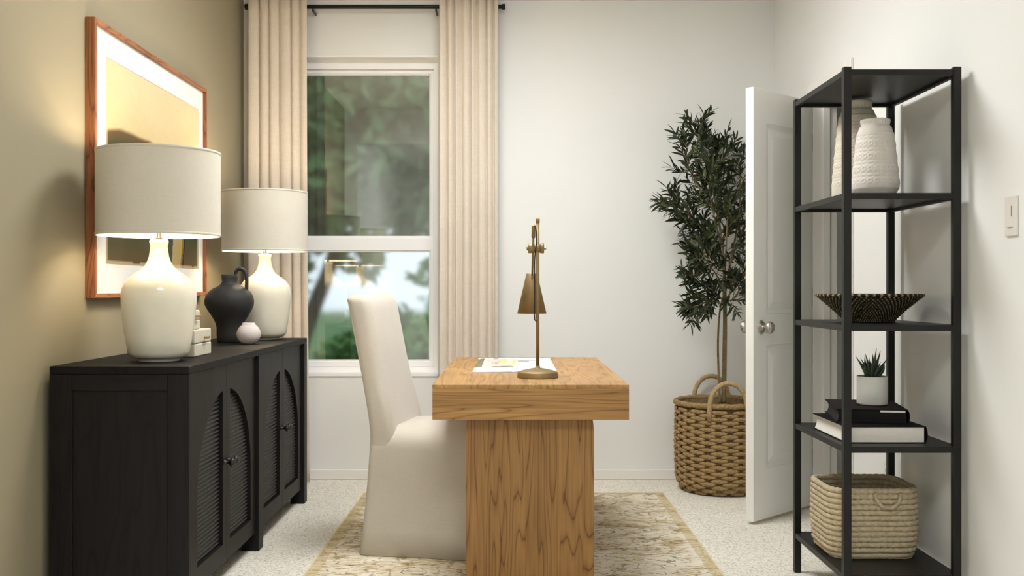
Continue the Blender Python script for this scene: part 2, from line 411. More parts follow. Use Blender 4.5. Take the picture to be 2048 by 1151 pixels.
box('sill', WX0-.006, WX1+.004, YB-.008, YB+.088, WZ0-.018, WZ0+.004, 'vinyl', win, .003)
box('head_trim', WX0-.004, WX1+.003, YB-.004, YB+.088, WZ1-.006, WZ1+.004, 'vinyl', win, .001)

# added ceiling fixtures, unseen above the frame, to brighten the room
def added_ceiling_light(loc, mat, label):
    t = thing('added_ceiling_light', loc, label, 'added ceiling light')
    lathe('canopy', [(.47, 0), (.47, -.02), (.46, -.025)], loc, 'nickel', t, 48)
    lathe('added_emitter', [(.455, -.025), (.455, -.045), (.43, -.058), (.25, -.064), (.001, -.065)], loc, mat, t, 48, cap0=True, cap1=False)
    return t
added_ceiling_light((-.12, 4.0, ZC), 'added_emitter', 'added round flush ceiling light, unseen, above the wooden desk')
added_ceiling_light((.05, .55, ZC), 'added_emitter_rear', 'added round flush fill light, unseen, in an invented space behind the camera')

# ------------------------------------------------------------------ rug
RX0, RX1, RY0, RY1 = -.79, .805, 2.80, 5.29
M['rug'] = rug_mat((RX1-RX0)/2, (RY1-RY0)/2)
bm = bm_box(RX0, RX1, RY0, RY1, .0005, .0105, .003, 2)
tag(bm_obj('area_rug', bm, 'rug', origin=((RX0+RX1)/2, (RY0+RY1)/2, 0)), 'distressed cream and ochre patterned rug under the desk and chair', 'rug')
RZ = .0105

# ------------------------------------------------------------------ sideboard
def sideboard():
    x0, x1, y0, y1, H = -1.512, -1.055, 3.253, 5.124, .84
    t = thing('sideboard', ((x0+x1)/2, (y0+y1)/2, 0), 'black wood sideboard with arched woven door panels along left wall', 'sideboard')
    box('top', x0, x1, y0, y1, H-.026, H, 'black_wood_y', t, .002)
    pz, pw, px = H-.0265, .066, .072
    for ya, yb in ((y0, y0+pw), (4.15, 4.22), (y1-pw, y1)):
        box('front_post', x1-px, x1, ya, yb, 0, pz, 'black_wood', t, .002)
    for ya, yb in ((y0, y0+pw), (y1-pw, y1)):
        box('rear_post', x0, x0+px, ya, yb, 0, pz, 'black_wood', t, .002)
    for ya, yb in ((y0+.001, y0+.03), (y1-.03, y1-.001)):
        box('end_rail', x0+px, x1-px, ya, yb, pz-.054, pz, 'black_wood_x', t, .002)
        box('end_rail', x0+px, x1-px, ya, yb, .075, .13, 'black_wood_x', t, .002)
    box('end_panel', x0+px, x1-px, y0+.010, y0+.022, .13, pz-.054, 'black_wood', t, 0)
    box('end_panel', x0+px, x1-px, y1-.022, y1-.010, .13, pz-.054, 'black_wood', t, 0)
    box('back_panel', x0+.004, x0+.012, y0+pw, y1-pw, .075, pz, 'black_wood', t, 0)
    box('bottom_panel', x0+.012, x1-.045, y0+.03, y1-.03, .077, .095, 'black_wood_y', t, 0)
    xf = x1-.016        # front face of the doors
    def door(ya, yb, hinge_low):
        z0, z1, th = .076, pz-.004, .020
        ym = yb if hinge_low else ya       # meeting edge
        s = -1 if hinge_low else 1         # direction from the meeting edge to the hinge
        R, off, zs, zb = .347, .046, .372, .145
        arc = []
        a0 = math.acos(off/R)
        for k in range(19):
            a = a0*(1-k/18); arc.append((ym+s*R*math.cos(a), zs+R*math.sin(a)))
        inner = [(ym+s*off, zb)] + arc + [(ym+s*R, zb)]
        N = len(inner)
        yh = yb if not hinge_low else ya
        e = .0012
        o0, o1 = ym+s*e, yh-s*e
        def proj(p):
            y, z = p
            if p == inner[0]: return (o0, z0)
            if p == inner[-1]: return (o1, z0)
            k = inner.index(p)-1
            f = k/18
            return (o0, z1) if k == 0 else ((o0+(o1-o0)*min(1, f*1.6), z1) if f*1.6 < 1 else (o1, z1-(z1-zs)*((f*1.6-1)/.6)))
        outer = [proj(p) for p in inner]
        V = []
        for xx in (xf, xf-th):
            V += [(xx, y, z) for y, z in inner] + [(xx, y, z) for y, z in outer]
        V += [(xf, o1, z1), (xf-th, o1, z1)]
        F = []
        A, B, C, D = 0, N, 2*N, 3*N
        for k in range(N):
            j = (k+1) % N
            F.append((A+k, A+j, B+j, B+k)); F.append((C+k, D+k, D+j, C+j)); F.append((A+k, C+k, C+j, A+j)); F.append((B+k, B+j, D+j, D+k))
        # the corner between the top run and the side run
        ks = [k for k in range(1, N-2) if abs(outer[k][1]-z1) < 1e-6 and outer[k+1][1] < z1-1e-6]
        for k in ks:
            F.append((B+k, B+k+1, 4*N)); F.append((D+k, 4*N+1, D+k+1)); F.append((B+k, 4*N, 4*N+1, D+k)); F.append((4*N, B+k+1, D+k+1, 4*N+1))
        bm = bmesh.new(); bv = [bm.verts.new(v) for v in V]
        for f in F:
            try: bm.faces.new([bv[i] for i in f])
            except ValueError: pass
        d = bm_obj('door', bm, 'black_wood', t, origin=(xf, (ya+yb)/2, z0))
        box('cane_backing', xf-th-.004, xf-th+.001, min(ym+s*(off-.02), ym+s*(R+.02)), max(ym+s*(off-.02), ym+s*(R+.02)), zb-.01, zs+R+.01, 'black_knob', d, 0)
        # woven rows, each cut to the arch
        pitch = .0148; z = zb+pitch*.5
        while z < zs+R*math.sin(a0)-.004:
            zt = z+pitch*.3
            far = R if zt <= zs else math.sqrt(max(R*R-(zt-zs)**2, 0))
            if far-off > .012:
                L0, L1 = ym+s*(off+.0005), ym+s*(far-.0005)
                n = max(3, int(abs(L1-L0)/.012))
                VV, FF = [], []
                for i in range(n*2+1):
                    y = L0+(L1-L0)*i/(n*2); bulge = .0007*(-1)**i
                    for k in range(5):
                        a = -PI/2+PI*k/4
                        VV.append((xf-th+.0005+(.0052+bulge)*math.cos(a), y, z+(.0046+bulge*.5)*math.sin(a)))
                for i in range(n*2):
                    for k in range(4):
                        q = (i*5+k, i*5+k+1, (i+1)*5+k+1, (i+1)*5+k)
                        FF.append(q if s > 0 else q[::-1])
                mesh('cane_row', VV, FF, 'cane', d, True)
            z += pitch
        # round knob on a short stem
        yk, zk = ym+s*.024, .447
        prof = [(.010, 0), (.010, .002), (.0055, .004), (.0055, .017), (.011, .020), (.0165, .027), (.0165, .032), (.011, .038), (.001, .040)]
        V, F = lathe_data(prof, 20)
        V = [(xf+v[2], yk+v[0], zk+v[1]) for v in V]
        mesh('knob', V, F, 'black_knob', d, True)
    door(3.3205, 3.7345, True); door(3.7345, 4.1485, False)
    door(4.2215, 4.6395, True); door(4.6395, 5.0565, False)
    return t
sideboard()
SZ = .84

# ------------------------------------------------------------------ picture on the left wall
def picture():
    xb, xf = XL+.0005, XL+.036
    ya, yb, za, zb = 3.586, 4.905, 1.059, 2.073
    t = thing('framed_picture', (xb, (ya+yb)/2, za), 'wood framed abstract landscape print with wide white mat on left wall', 'picture')
    bw = .017
    def bar(n, poly, mat):
        # mitred bar: (y, z) polygon extruded through the frame depth
        V = [(xf, y, z) for y, z in poly]+[(xb, y, z) for y, z in poly]
        bm = bmesh.new(); bv = [bm.verts.new(v) for v in V]
        bm.faces.new(bv[:4]); bm.faces.new(bv[7:3:-1])
        for k in range(4): bm.faces.new((bv[k], bv[4+k], bv[4+(k+1) % 4], bv[(k+1) % 4]))
        bmesh.ops.recalc_face_normals(bm, faces=bm.faces)
        bmesh.ops.bevel(bm, geom=bm.edges[:], offset=.0012, segments=1, affect='EDGES')
        bm_obj(n, bm, mat, t, origin=(xb, poly[0][0], poly[0][1]))
    bar('frame_bar', [(ya, za), (ya, zb), (ya+bw, zb-bw), (ya+bw, za+bw)], 'frame_z')
    bar('frame_bar', [(yb, za), (yb, zb), (yb-bw, zb-bw), (yb-bw, za+bw)], 'frame_z')
    bar('frame_bar', [(ya, zb), (yb, zb), (yb-bw, zb-bw), (ya+bw, zb-bw)], 'frame_y')
    bar('frame_bar', [(ya, za), (yb, za), (yb-bw, za+bw), (ya+bw, za+bw)], 'frame_y')
    xm = xf-.016
    box('backing', xb+.001, xm-.004, ya+.01, yb-.01, za+.01, zb-.01, 'mat_board', t, 0)
    py0, py1, pz0, pz1 = 3.725, 4.82, 1.19, 1.957
    masked_slab('mat_board', [ya+bw-.003, py0-.004, py1+.004, yb-bw+.003], [za+bw-.003, pz0-.004, pz1+.004, zb-bw+.003], {(1, 1)}, 'x', xm-.003, xm, 'mat_board', t)
    nu, nv = 170, 120; V = []; C = []
    for j in range(nv+1):
        for i in range(nu+1):
            u, v = i/nu, j/nv
            V.append((xm-.002, py0-.006+(py1-py0+.012)*u, pz0-.006+(pz1-pz0+.012)*v))
            nz = mnoise.noise(Vector((u*5, v*5, 0)))*.5+mnoise.noise(Vector((u*17, v*17, 3)))*.25
            f2 = mnoise.noise(Vector((u*60, v*60, 8)))
            # hill line: high on the near side, dropping to the middle, with a low horizon beyond
            hill = .640+.034*math.sin(min(1, u/.17)*PI/2) if u < .42 else .674-.10*min(1, (u-.42)/.3)
            hill += .012*nz
            k0 = min(1, max(0, (v-.5)/.4)); sky = [230+8*k0, 204+14*k0, 150+22*k0]
            sky = [c+10*nz+3*f2 for c in sky]
            g = (v-hill)
            ridge = [122, 92, 62]; deep = [78, 82, 56]; low = [104, 88, 58]
            if g > .012: c = sky
            elif g > -.07:
                k = min(1, max(0, (.012-g)/.02)); c = [s*(1-k)+r*k for s, r in zip(sky, ridge)]
                k2 = min(1, max(0, -g/.07)); c = [a*(1-k2)+b*k2 for a, b in zip(c, deep)]
            else:
                k = min(1, max(0, (.22-v)/.2)); c = [a*(1-k)+b*k for a, b in zip(deep, low)]
            if g <= 0:
                c = [q+14*nz for q in c]
                du = u-(.70+.03*math.sin(v*9)+.02*nz)
                if abs(du) < .055 and v < .34: c = [190+20*nz, 166, 112]
                elif .055 <= du < .075 and v < .36: c = [150, 112, 40]
                elif .075 <= du < .095 and v < .36: c = [62, 52, 38]
                elif -.10 < du <= -.055 and v < .36: c = [72, 80, 72]
            e = min(u, 1-u, v, 1-v)
            if e < .018+.008*nz: c = [a*.35+b*.65 for a, b in zip(c, (236, 214, 178))]
            C.append((*[x*.78 for x in lin([min(255, max(0, q*.985+2)) for q in c])], 1))
    F = [(j*(nu+1)+i, j*(nu+1)+i+1, (j+1)*(nu+1)+i+1, (j+1)*(nu+1)+i) for j in range(nv) for i in range(nu)]
    o = mesh('art_print', V, F, 'print', t)
    ca = o.data.color_attributes.new('col', 'FLOAT_COLOR', 'POINT')
    ca.data.foreach_set('color', [x for c in C for x in c])
picture()

# ------------------------------------------------------------------ table lamps
def table_lamp(x, y, label):
    t = thing('table_lamp', (x, y, SZ), label, 'lamp', 'table lamps on the sideboard')
    c = (x, y, 0)
    z = lambda v: v
    prof = [(.068, .8405), (.070, .843), (.070, .850), (.085, .853), (.097, .860), (.104, .872), (.111, .915), (.118, .960), (.1235, 1.01), (.1265, 1.05),
            (.1265, 1.075), (.124, 1.094), (.117, 1.112), (.104, 1.130), (.086, 1.145), (.066, 1.158), (.050, 1.172), (.040, 1.188), (.034, 1.206),
            (.031, 1.226), (.0295, 1.240), (.0295, 1.246), (.0320, 1.252), (.0325, 1.260), (.030, 1.266), (.012, 1.267)]
    lathe('base', prof, c, 'ceramic', t, 64)
    lathe('stem', [(.011, 1.267), (.011, 1.273), (.0075, 1.274), (.0075, 1.36)], c, 'bronze', t, 20)
    lathe('socket', [(.016, 1.34), (.016, 1.385), (.012, 1.39)], c, 'bronze', t, 20)
    lathe('bulb', [(.012, 1.385), (.018, 1.40), (.030, 1.425), (.032, 1.44), (.026, 1.458), (.012, 1.468), (.001, 1.47)], c, 'bulb', t, 20, cap1=False)
    r, z0, z1 = .2085, 1.278, 1.575
    sp = [(r, z0), (r, z1), (r-.0025, z1), (r-.0025, z0), (r, z0)]
    sh = lathe('shade', sp, c, 'shade', t, 72, False, False, smooth=False)
    sh.data.materials.append(M['shade_in'])
    n = 72
    for k, p in enumerate(sh.data.polygons):
        p.use_smooth = True
        if k//n == 2: p.material_index = 1
    es = sh.modifiers.new('edge', 'EDGE_SPLIT'); es.split_angle = .6
    for (a, b) in ((z0, z0+.009), (z1-.009, z1)):
        lathe('trim_band', [(r+.0002, a), (r+.0016, a+.001), (r+.0016, b-.001), (r+.0002, b)], c, 'shade', sh, 72, False, False)
    for k in range(3):
        a = 2*PI*k/3+.5
        tube('spider_arm', [(x+.012*math.cos(a), y+.012*math.sin(a), 1.345), (x+(r-.003)*math.cos(a), y+(r-.003)*math.sin(a), 1.345)], .002, 'bronze', t, 6)
    l = bpy.data.lights.new('bulb_light', 'POINT'); l.energy = LAMP_W; l.color = (1, .83, .60); l.shadow_soft_size = .035
    lo = bpy.data.objects.new('bulb_light', l); COL.objects.link(lo); lo.parent = t; lo.location = (0, 0, 1.50-SZ)
    l2 = bpy.data.lights.new('bulb_light', 'POINT'); l2.energy = LAMP_W*1.0; l2.color = (1, .83, .60); l2.shadow_soft_size = .02
    lo2 = bpy.data.objects.new('bulb_light', l2); COL.objects.link(lo2); lo2.parent = t; lo2.location = (.0, -.05, 1.40-SZ)
    return t
table_lamp(-1.241, 3.50, 'cream ceramic table lamp with drum shade in front of the picture')
table_lamp(-1.232, 4.965, 'cream ceramic table lamp with drum shade beside the window curtain')

# ------------------------------------------------------------------ storage boxes, vases on the sideboard
def lidded_box(x0, x1, y0, y1, z0, h, hl, label):
    t = thing('lidded_box', ((x0+x1)/2, (y0+y1)/2, z0), label, 'box', 'stacked cream boxes')
    box('body', x0, x1, y0, y1, z0+.0005, z0+h-hl-.001, 'box', t, .004, 2)
    lid = box('lid', x0, x1, y0, y1, z0+h-hl+.001, z0+h, 'box', t, .005, 2)
    zc = z0+h-hl*.62; yc = (y0+y1)/2+.012
    tube('latch_pin', [(x1-.003, yc, zc), (x1+.012, yc, zc)], .0035, 'brass', t, 10)
    box('latch_bar', x1+.010, x1+.017, yc-.019, yc+.019, zc-.0045, zc+.0045, 'brass', t, .001)
lidded_box(-1.345, -1.176, 3.69, 3.894, SZ, .1, .052, 'larger cream textured box with brass pull, bottom of the stack')
lidded_box(-1.325, -1.190, 3.665, 3.80, SZ+.1005, .072, .036, 'smaller cream textured box with brass pull, top of the stack')

t = thing('pitcher_vase', (-1.333, 4.70, SZ), 'charcoal clay pitcher vase with loop handle between boxes and far lamp', 'vase')
c = (-1.333, 4.70, 0)
prof = [(.054, .8405), (.057, .844), (.0575, .88), (.060, .91), (.068, .935), (.083, .962), (.100, .99), (.1115, 1.015), (.1145, 1.035), (.110, 1.058), (.097, 1.078),
        (.076, 1.094), (.054, 1.105), (.043, 1.114), (.0375, 1.126), (.0365, 1.142), (.0385, 1.158), (.0355, 1.160), (.033, 1.145), (.034, 1.12), (.02, 1.10)]
lathe('body', prof, c, 'black_clay', t, 56, fn=lambda a, z, r: (.0016*math.sin(3*a+z*40)+.0012*math.sin(z*260)) if r > .03 else 0)
hp = smooth_path([(c[0]+.030, c[1], 1.150), (c[0]+.030, c[1], 1.172), (c[0]+.048, c[1], 1.186), (c[0]+.070, c[1], 1.175), (c[0]+.080, c[1], 1.145), (c[0]+.080, c[1], 1.10), (c[0]+.078, c[1], 1.085)], 6)
tube('handle', hp, .0085, 'black_clay', t, 12)

t = thing('bud_vase', (-1.206, 4.56, SZ), 'small round blush white bud vase in front of the charcoal pitcher', 'vase')
prof = [(.022, .8405), (.028, .842), (.041, .852), (.051, .868), (.0545, .885), (.052, .900), (.044, .915), (.034, .925), (.029, .930), (.0285, .937), (.026, .937), (.026, .928), (.02, .91)]
lathe('body', prof, (-1.206, 4.56, 0), 'pink_clay', t, 44)

# ------------------------------------------------------------------ desk
def desk():
    x0, x1, y0, y1, zt, za = -.2765, .4065, 3.457, 4.835, .760, .6385
    t = thing('desk', ((x0+x1)/2, (y0+y1)/2, RZ), 'natural wood slab desk with thick top and pedestal legs', 'desk')
    xs = [x0, x0+.055, x0+.19, x0+.335, x0+.50, x1-.055, x1]
    for a, b in zip(xs, xs[1:]):
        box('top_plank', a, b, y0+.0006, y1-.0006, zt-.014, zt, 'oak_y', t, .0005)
    zs_ = [za, za+.041, za+.0965, zt-.0142]
    for a, b in zip(zs_, zs_[1:]):
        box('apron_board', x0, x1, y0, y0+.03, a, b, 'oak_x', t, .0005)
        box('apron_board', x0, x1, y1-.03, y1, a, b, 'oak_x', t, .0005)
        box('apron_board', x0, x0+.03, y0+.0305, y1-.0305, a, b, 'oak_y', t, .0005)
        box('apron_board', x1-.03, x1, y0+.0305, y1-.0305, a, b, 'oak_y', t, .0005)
    box('underside', x0+.03, x1-.03, y0+.03, y1-.03, za+.004, za+.02, 'oak_y', t, 0)
    px = [932, 954.6, 999.7, 1051, 1114.6, 1164.6, 1188]
    yn = y0+.06
    pxs = [(p-1024)*yn/FPX for p in px]
    for (ya, yb) in ((yn, yn+.10), (y1-.16, y1-.06)):
        for k, (a, b) in enumerate(zip(pxs, pxs[1:])):
            bm = bm_box(a, b, ya, yb, RZ+.0005, za-.0002, .0005)
            # the outer boards draw in slightly under the top
            if k in (0, len(pxs)-2):
                bmesh.ops.bisect_plane(bm, geom=bm.verts[:]+bm.edges[:]+bm.faces[:], plane_co=(0, 0, za-.045), plane_no=(0, 0, 1))
                bmesh.ops.bisect_plane(bm, geom=bm.verts[:]+bm.edges[:]+bm.faces[:], plane_co=(0, 0, za-.018), plane_no=(0, 0, 1))
                for v in bm.verts:
                    if v.co.z > za-.046:
                        f = (v.co.z-(za-.045))/.045; sgn = 1 if k == 0 else -1
                        if (k == 0 and v.co.x < a+.01) or (k and v.co.x > b-.01): v.co.x += sgn*.006*max(0, f)**1.6
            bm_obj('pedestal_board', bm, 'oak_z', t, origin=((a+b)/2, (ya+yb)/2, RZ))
desk()
DZT = .7605

# ------------------------------------------------------------------ desk lamp
def desk_lamp():
    x, y = .0965, 3.745
    t = thing('desk_lamp', (x, y, DZT), 'antique brass desk lamp with cone shade standing on the desk', 'lamp')
    c = (x, y, DZT)
    lathe('base', [(.0775, .0003), (.0775, .003), (.0755, .018), (.074, .0205), (.060, .0255), (.030, .0325), (.009, .036), (.0088, .043), (.0066, .0435)], c, 'antique_brass', t, 48)
    lathe('pole', [(.0064, .040), (.0064, .582)], c, 'antique_brass', t, 16)
    lathe('pole_cap', [(.0064, .580), (.0078, .582), (.0078, .595), (.006, .597)], c, 'antique_brass', t, 16)
    zc = 1.245; ya = y+.0
    def xcyl(n, xa, xb, r, yy, zz, mat, R2=None):
        V, F = lathe_data([(r*.9, xa), (r, xa+.001), (r, xb-.001), (r*.9, xb)], 20)
        V = [(v[2], yy+v[0], zz+v[1]) for v in V]; F += [tuple(range(19, -1, -1)), tuple(60+i for i in range(20))]
        return mesh(n, V, F, mat, t, True)
    xcyl('clamp', x-.036, x-.012, .0185, ya, zc, 'antique_brass')
    xcyl('clamp_collar', x-.0125, x+.010, .0165, ya, zc, 'antique_brass')
    xcyl('clamp', x+.0095, x+.024, .0190, ya, zc, 'antique_brass')
    xcyl('clamp_screw', x+.0235, x+.0325, .0055, ya, zc, 'nickel')
    xcyl('clamp_screw', x-.0415, x-.0355, .008, ya, zc, 'antique_brass')
    # swing arm beside the pole, leaning towards the far side with the shade
    xa = x-.0165
    top, low = Vector((xa, y-.060, 1.318)), Vector((xa-.003, y+.055, 1.137))
    tube('arm', [top, low], .0040, 'antique_brass', t, 10)
    d = (low-top).normalized()
    tube('arm_grip', [top-d*.012, top-d*.010, top+d*.040, top+d*.043], [.004, .0072, .0072, .004], 'antique_brass', t, 12)
    tube('arm_joint', [low+Vector((-.004, -.004, 0)), low+Vector((.005, -.004, 0))], .007, 'antique_brass', t, 12)
    sx, sy = x-.020, y+.094
    V, F = lathe_data([(.001, 1.152), (.0195, 1.152), (.0215, 1.150), (.0565, .998), (.0545, .998), (.0195, 1.146), (.001, 1.146)], 48, (sx, sy, 0))
    mesh('shade', V, F, 'antique_brass', t, True)
    lathe('bulb', [(.008, 1.14), (.012, 1.12), (.02, 1.09), (.021, 1.07), (.012, 1.05), (.001, 1.046)], (sx, sy, 0), 'white_pot', t, 16, cap1=False)
    cp = smooth_path([top-d*.010+Vector((.002, -.004, 0)), top+Vector((.008, -.016, -.005)), top+Vector((.011, -.014, -.05)), (x-.0125, y-.045, 1.20), (x-.0120, y-.035, 1.08), (x-.0125, y-.022, .990), (x-.009, y-.010, .974), (x-.003, y, .972)], 8)
    tube('cord', cp, .0024, 'black_cord', t, 8)
desk_lamp()

# ------------------------------------------------------------------ magazine
def magazine():
    y0, y1 = 3.95, 4.72; xl, xr = -.157, .180; xm = .006
    t = thing('magazine', ((xl+xr)/2, (y0+y1)/2, DZT), 'open magazine with pink and yellow photo spread lying on the desk', 'magazine')
    rnd = random.Random(3)
    def page(name, xa, xb, fn):
        nu, nv = 48, 90; V = []; C = []; F = []
        for j in range(nv+1):
            for i in range(nu+1):
                u, v = i/nu, j/nv; x = xa+(xb-xa)*u
                ds = abs(x-xm)/abs(xr-xm); h = .0022+.0045*math.exp(-ds*3.0)*(1-math.exp(-ds*28))
                V.append((x, y0+(y1-y0)*v, DZT+h)); C.append((*lin(fn(u, v)), 1))
        top = len(V)
        for j in range(nv):
            for i in range(nu): F.append((j*(nu+1)+i, j*(nu+1)+i+1, (j+1)*(nu+1)+i+1, (j+1)*(nu+1)+i))
        ring = [i for i in range(nu+1)]+[j*(nu+1)+nu for j in range(1, nv+1)]+[nv*(nu+1)+i for i in range(nu-1, -1, -1)]+[j*(nu+1) for j in range(nv-1, 0, -1)]
        for k in ring: V.append((V[k][0], V[k][1], DZT+.0003)); C.append((.7, .7, .7, 1))
        m = len(ring)
        for k in range(m):
            l = (k+1) % m; F.append((ring[k], top+k, top+l, ring[l]))
        o = mesh(name, V, F, 'page', t, False)
        ca = o.data.color_attributes.new('col', 'FLOAT_COLOR', 'POINT'); ca.data.foreach_set('color', [x for c in C for x in c])
    def left(u, v):
        n = mnoise.noise(Vector((u*6, v*9, 1))); n2 = mnoise.noise(Vector((u*22, v*30, 5)))
        if v < .30: return (238, 240, 240)
        if v > .93: return (92, 92, 92) if (.05 < u < .2 or .42 < u < .58) and v < .97 else (240, 236, 232)
        if u < .17: return (118+40*n2, 116+40*n2, 92+36*n2) if v > .33 else (225, 225, 220)
        if u < .27: return (226, 224, 200)
        c = (226+12*n, 202+14*n, 196+10*n)
        if u > .80: c = (222, 220, 178)
        if .60 < u < .78 and .52 < v < .80 and n2+n*.6 > -.25: c = (238, 220, 96)
        if .42 < u < .62 and .5 < v < .72 and n2 > .1: c = (150, 116, 84)
        if v < .36 and u > .45: c = (120+60*n, 104+50*n, 84)
        if .5 < u < .85 and .74 < v < .9 and n2 > .18: c = (150, 132, 150)
        return tuple(min(255, max(0, q)) for q in c)
    def right(u, v):
        n2 = mnoise.noise(Vector((u*40, v*30, 9)))
        if v < .28: return (238, 240, 240)
        if u < .10 and .4 < v < .92: return (206, 206, 170)
        if .12 < u < .40 and .66 < v < .84: return (150+50*n2, 142+50*n2, 132+50*n2) if (v*40) % 1 > .3 or n2 > 0 else (226, 224, 220)
        if .40 < u < .66 and .78 < v < .84: return (170, 164, 156)
        if .62 < u < .92 and .83 < v < .90: return (206, 204, 200)
        if .12 < u < .92 and .32 < v < .60 and (v*26) % 1 < .3: return (218, 218, 214)
        return (240, 239, 236)
    page('left_page', xl, xm, left); page('right_page', xm, xr, right)
magazine()

# ------------------------------------------------------------------ slipcovered chair
def chair():
    a = math.radians(11)
    t = thing('dining_chair', (-.579, 4.30, RZ), 'beige linen slipcovered chair pulled up to the wooden desk', 'chair', rz=-a)
    # seat with floor-length skirt
    rings = []
    def ring(z, u0, u1, hv, r, dz=0, wob=0):
        pts = rrect((u0+u1)/2, 0, (u1-u0)/2, hv, r, 6); out = []
        n = len(pts); res = []
        for i in range(n):          # subdivide the straight runs
            p, q = pts[i], pts[(i+1) % n]; L = math.hypot(q[0]-p[0], q[1]-p[1]); m = max(1, int(L/.035))
            for k in range(m): res.append((p[0]+(q[0]-p[0])*k/m, p[1]+(q[1]-p[1])*k/m))
        return res
    spec = [(.002, 0, .62, .258), (.10, .012, .605, .251), (.20, .021, .59, .244), (.30, .028, .578, .238), (.38, .033, .57, .234), (.43, .036, .565, .231), (.455, .040, .562, .228)]
    base = ring(0, 0, .62, .258, .03)
    ang = base
    def mapped(u0, u1, hv, z, dome=0):
        out = []
        for (u, v) in base:
            uu = (u-.31)/.31; vv = v/.258
            un = (u0+u1)/2+uu*(u1-u0)/2; vn = vv*hv
            wob = .0035*math.sin(u*19+v*13)*max(0, 1-z/.45) if z < .45 else 0
            out.append((un+wob*.6, vn+wob, z))
        return out
    for (z, u0, u1, hv) in spec: rings.append(mapped(u0, u1, hv, z))
    for (z, ins) in ((.474, .008), (.489, .020), (.502, .038), (.513, .065), (.522, .10), (.529, .14), (.533, .18), (.535, .212)):
        rings.append(mapped(.040+ins*1.1, .562-ins*1.1, .228-ins, z))
    V, F = loft(rings)
    mesh('seat_cover', V, F, 'slipcover', t, True)
    # back: leaning rounded slab
    zz = [.004, .10, .20, .30, .40, .46, .50, .56, .64, .72, .80, .88, .95, .99, 1.025]
    lo = [(0, 0, .258), (.10, .012, .251), (.20, .021, .244), (.30, .028, .238), (.38, .033, .234), (.46, .0375, .2315), (.52, .036, .2305)]
    def low(z, k):
        for p, q in zip(lo, lo[1:]):
            if z <= q[0]: return p[k]+(q[k]-p[k])*(z-p[0])/(q[0]-p[0])
    ub = lambda z: low(z, 1)-.0015 if z < .52 else .0345-.215*(z-.52)+.02*(z-.52)*(1.03-z)
    def th(z): return .094+.012*max(0, min(1, (.75-z)/.3)) if z < .75 else .094+.012*(z-.75)/.3
    def hv(z): return low(z, 2)-.0025 if z < .52 else .228-.027*(z-.52)/.52
    rings = []
    for z in zz:
        rr = .030+.010*max(0, min(1, (z-.50)/.2))
        rings.append([(p[0], p[1], z) for p in rrect(ub(z)+th(z)/2, 0, th(z)/2, hv(z), rr, 5)])
    for (z, ins) in ((1.036, .0025), (1.044, .007), (1.051, .0135), (1.0565, .0215), (1.060, .031), (1.0615, .040)):
        rings.append([(p[0], p[1], z) for p in rrect(ub(1.04)+.049, 0, .054-ins, hv(1.03)-ins*1.3, max(.006, .040-ins*.6), 5)])
    V, F = loft(rings)
    mesh('backrest', V, F, 'slipcover', t, True)
    # welt seam down the rear edges of the cover
    for s in (-1, 1):
        P = [(ub(z)+.0117, s*(hv(z)-.0117), z) for z in (.72, .78, .84, .90, .96, 1.02)]
        tube('seam', P, .0018, 'slipcover', t, 6)
chair()

# ------------------------------------------------------------------ curtains and rod
RODY, RODZ = YB-.085, 2.682
S_C = FPX/RODY
cx = lambda p: (p-1024)/S_C
def curtain(x0, x1, folds, phase, flare, label, amp=.021, sharp=1.0):
    nu, nv = 220, 30; V = []; F = []
    for j in range(nv+1):
        f = j/nv; z = .012+(2.728-.012)*f
        for i in range(nu+1):
            u = i/nu
            a = 2*PI*folds*u+phase
            h = a*.5+.35*math.sin(a*.41+1.3)+.04*math.sin(z*2.1+u*4)
            s = 1-2*abs(math.sin(h))**sharp          # broad rounded folds with narrow creases between
            y = RODY-.040+amp*s*(1-.12*math.sin(z*1.3+u*9)) + .004*math.sin(u*5+z*.7)
            x = x0+(x1-x0)*u + .003*math.cos(a) + (1-f)**2*flare*u
            V.append((x, y, z))
    for j in range(nv):
        for i in range(nu): F.append((j*(nu+1)+i, j*(nu+1)+i+1, (j+1)*(nu+1)+i+1, (j+1)*(nu+1)+i))
    o = mesh('curtain', V, F, 'curtain', None, True, origin=((x0+x1)/2, RODY, 0))
    so = o.modifiers.new('thickness', 'SOLIDIFY'); so.thickness = .0022
    return tag(o, label, 'curtain', 'window curtains')
curtain(cx(499), cx(618), 5.6, .4, .018, 'beige pleated curtain on the left of the window behind the far lamp', .014, .42)
curtain(cx(879), cx(997), 7.5, 1.0, .0, 'beige pleated curtain on the right of the window', .013, .85)
t = thing('curtain_rod', (cx(751), RODY, RODZ), 'black metal curtain rod above the window', 'curtain rod')
def xrod(n, xa, xb, r, p=t):
    V, F = lathe_data([(r*.92, xa), (r, xa+.001), (r, xb-.001), (r*.92, xb)], 20)
    F += [tuple(range(19, -1, -1)), tuple(60+i for i in range(20))]
    return mesh(n, [(v[2], RODY+v[0], RODZ+v[1]) for v in V], F, 'black_iron', p, True)
xrod('rod', cx(493), cx(1008), .0125)
for xa, xb in ((cx(490), cx(497)), (cx(1004), cx(1011))): xrod('finial', xa, xb, .0165)
for xx in (cx(626), cx(872)):
    bk = box('bracket', xx-.004, xx+.004, RODY-.004, YB-.001, RODZ-.030, RODZ-.012, 'black_iron', t, .001)

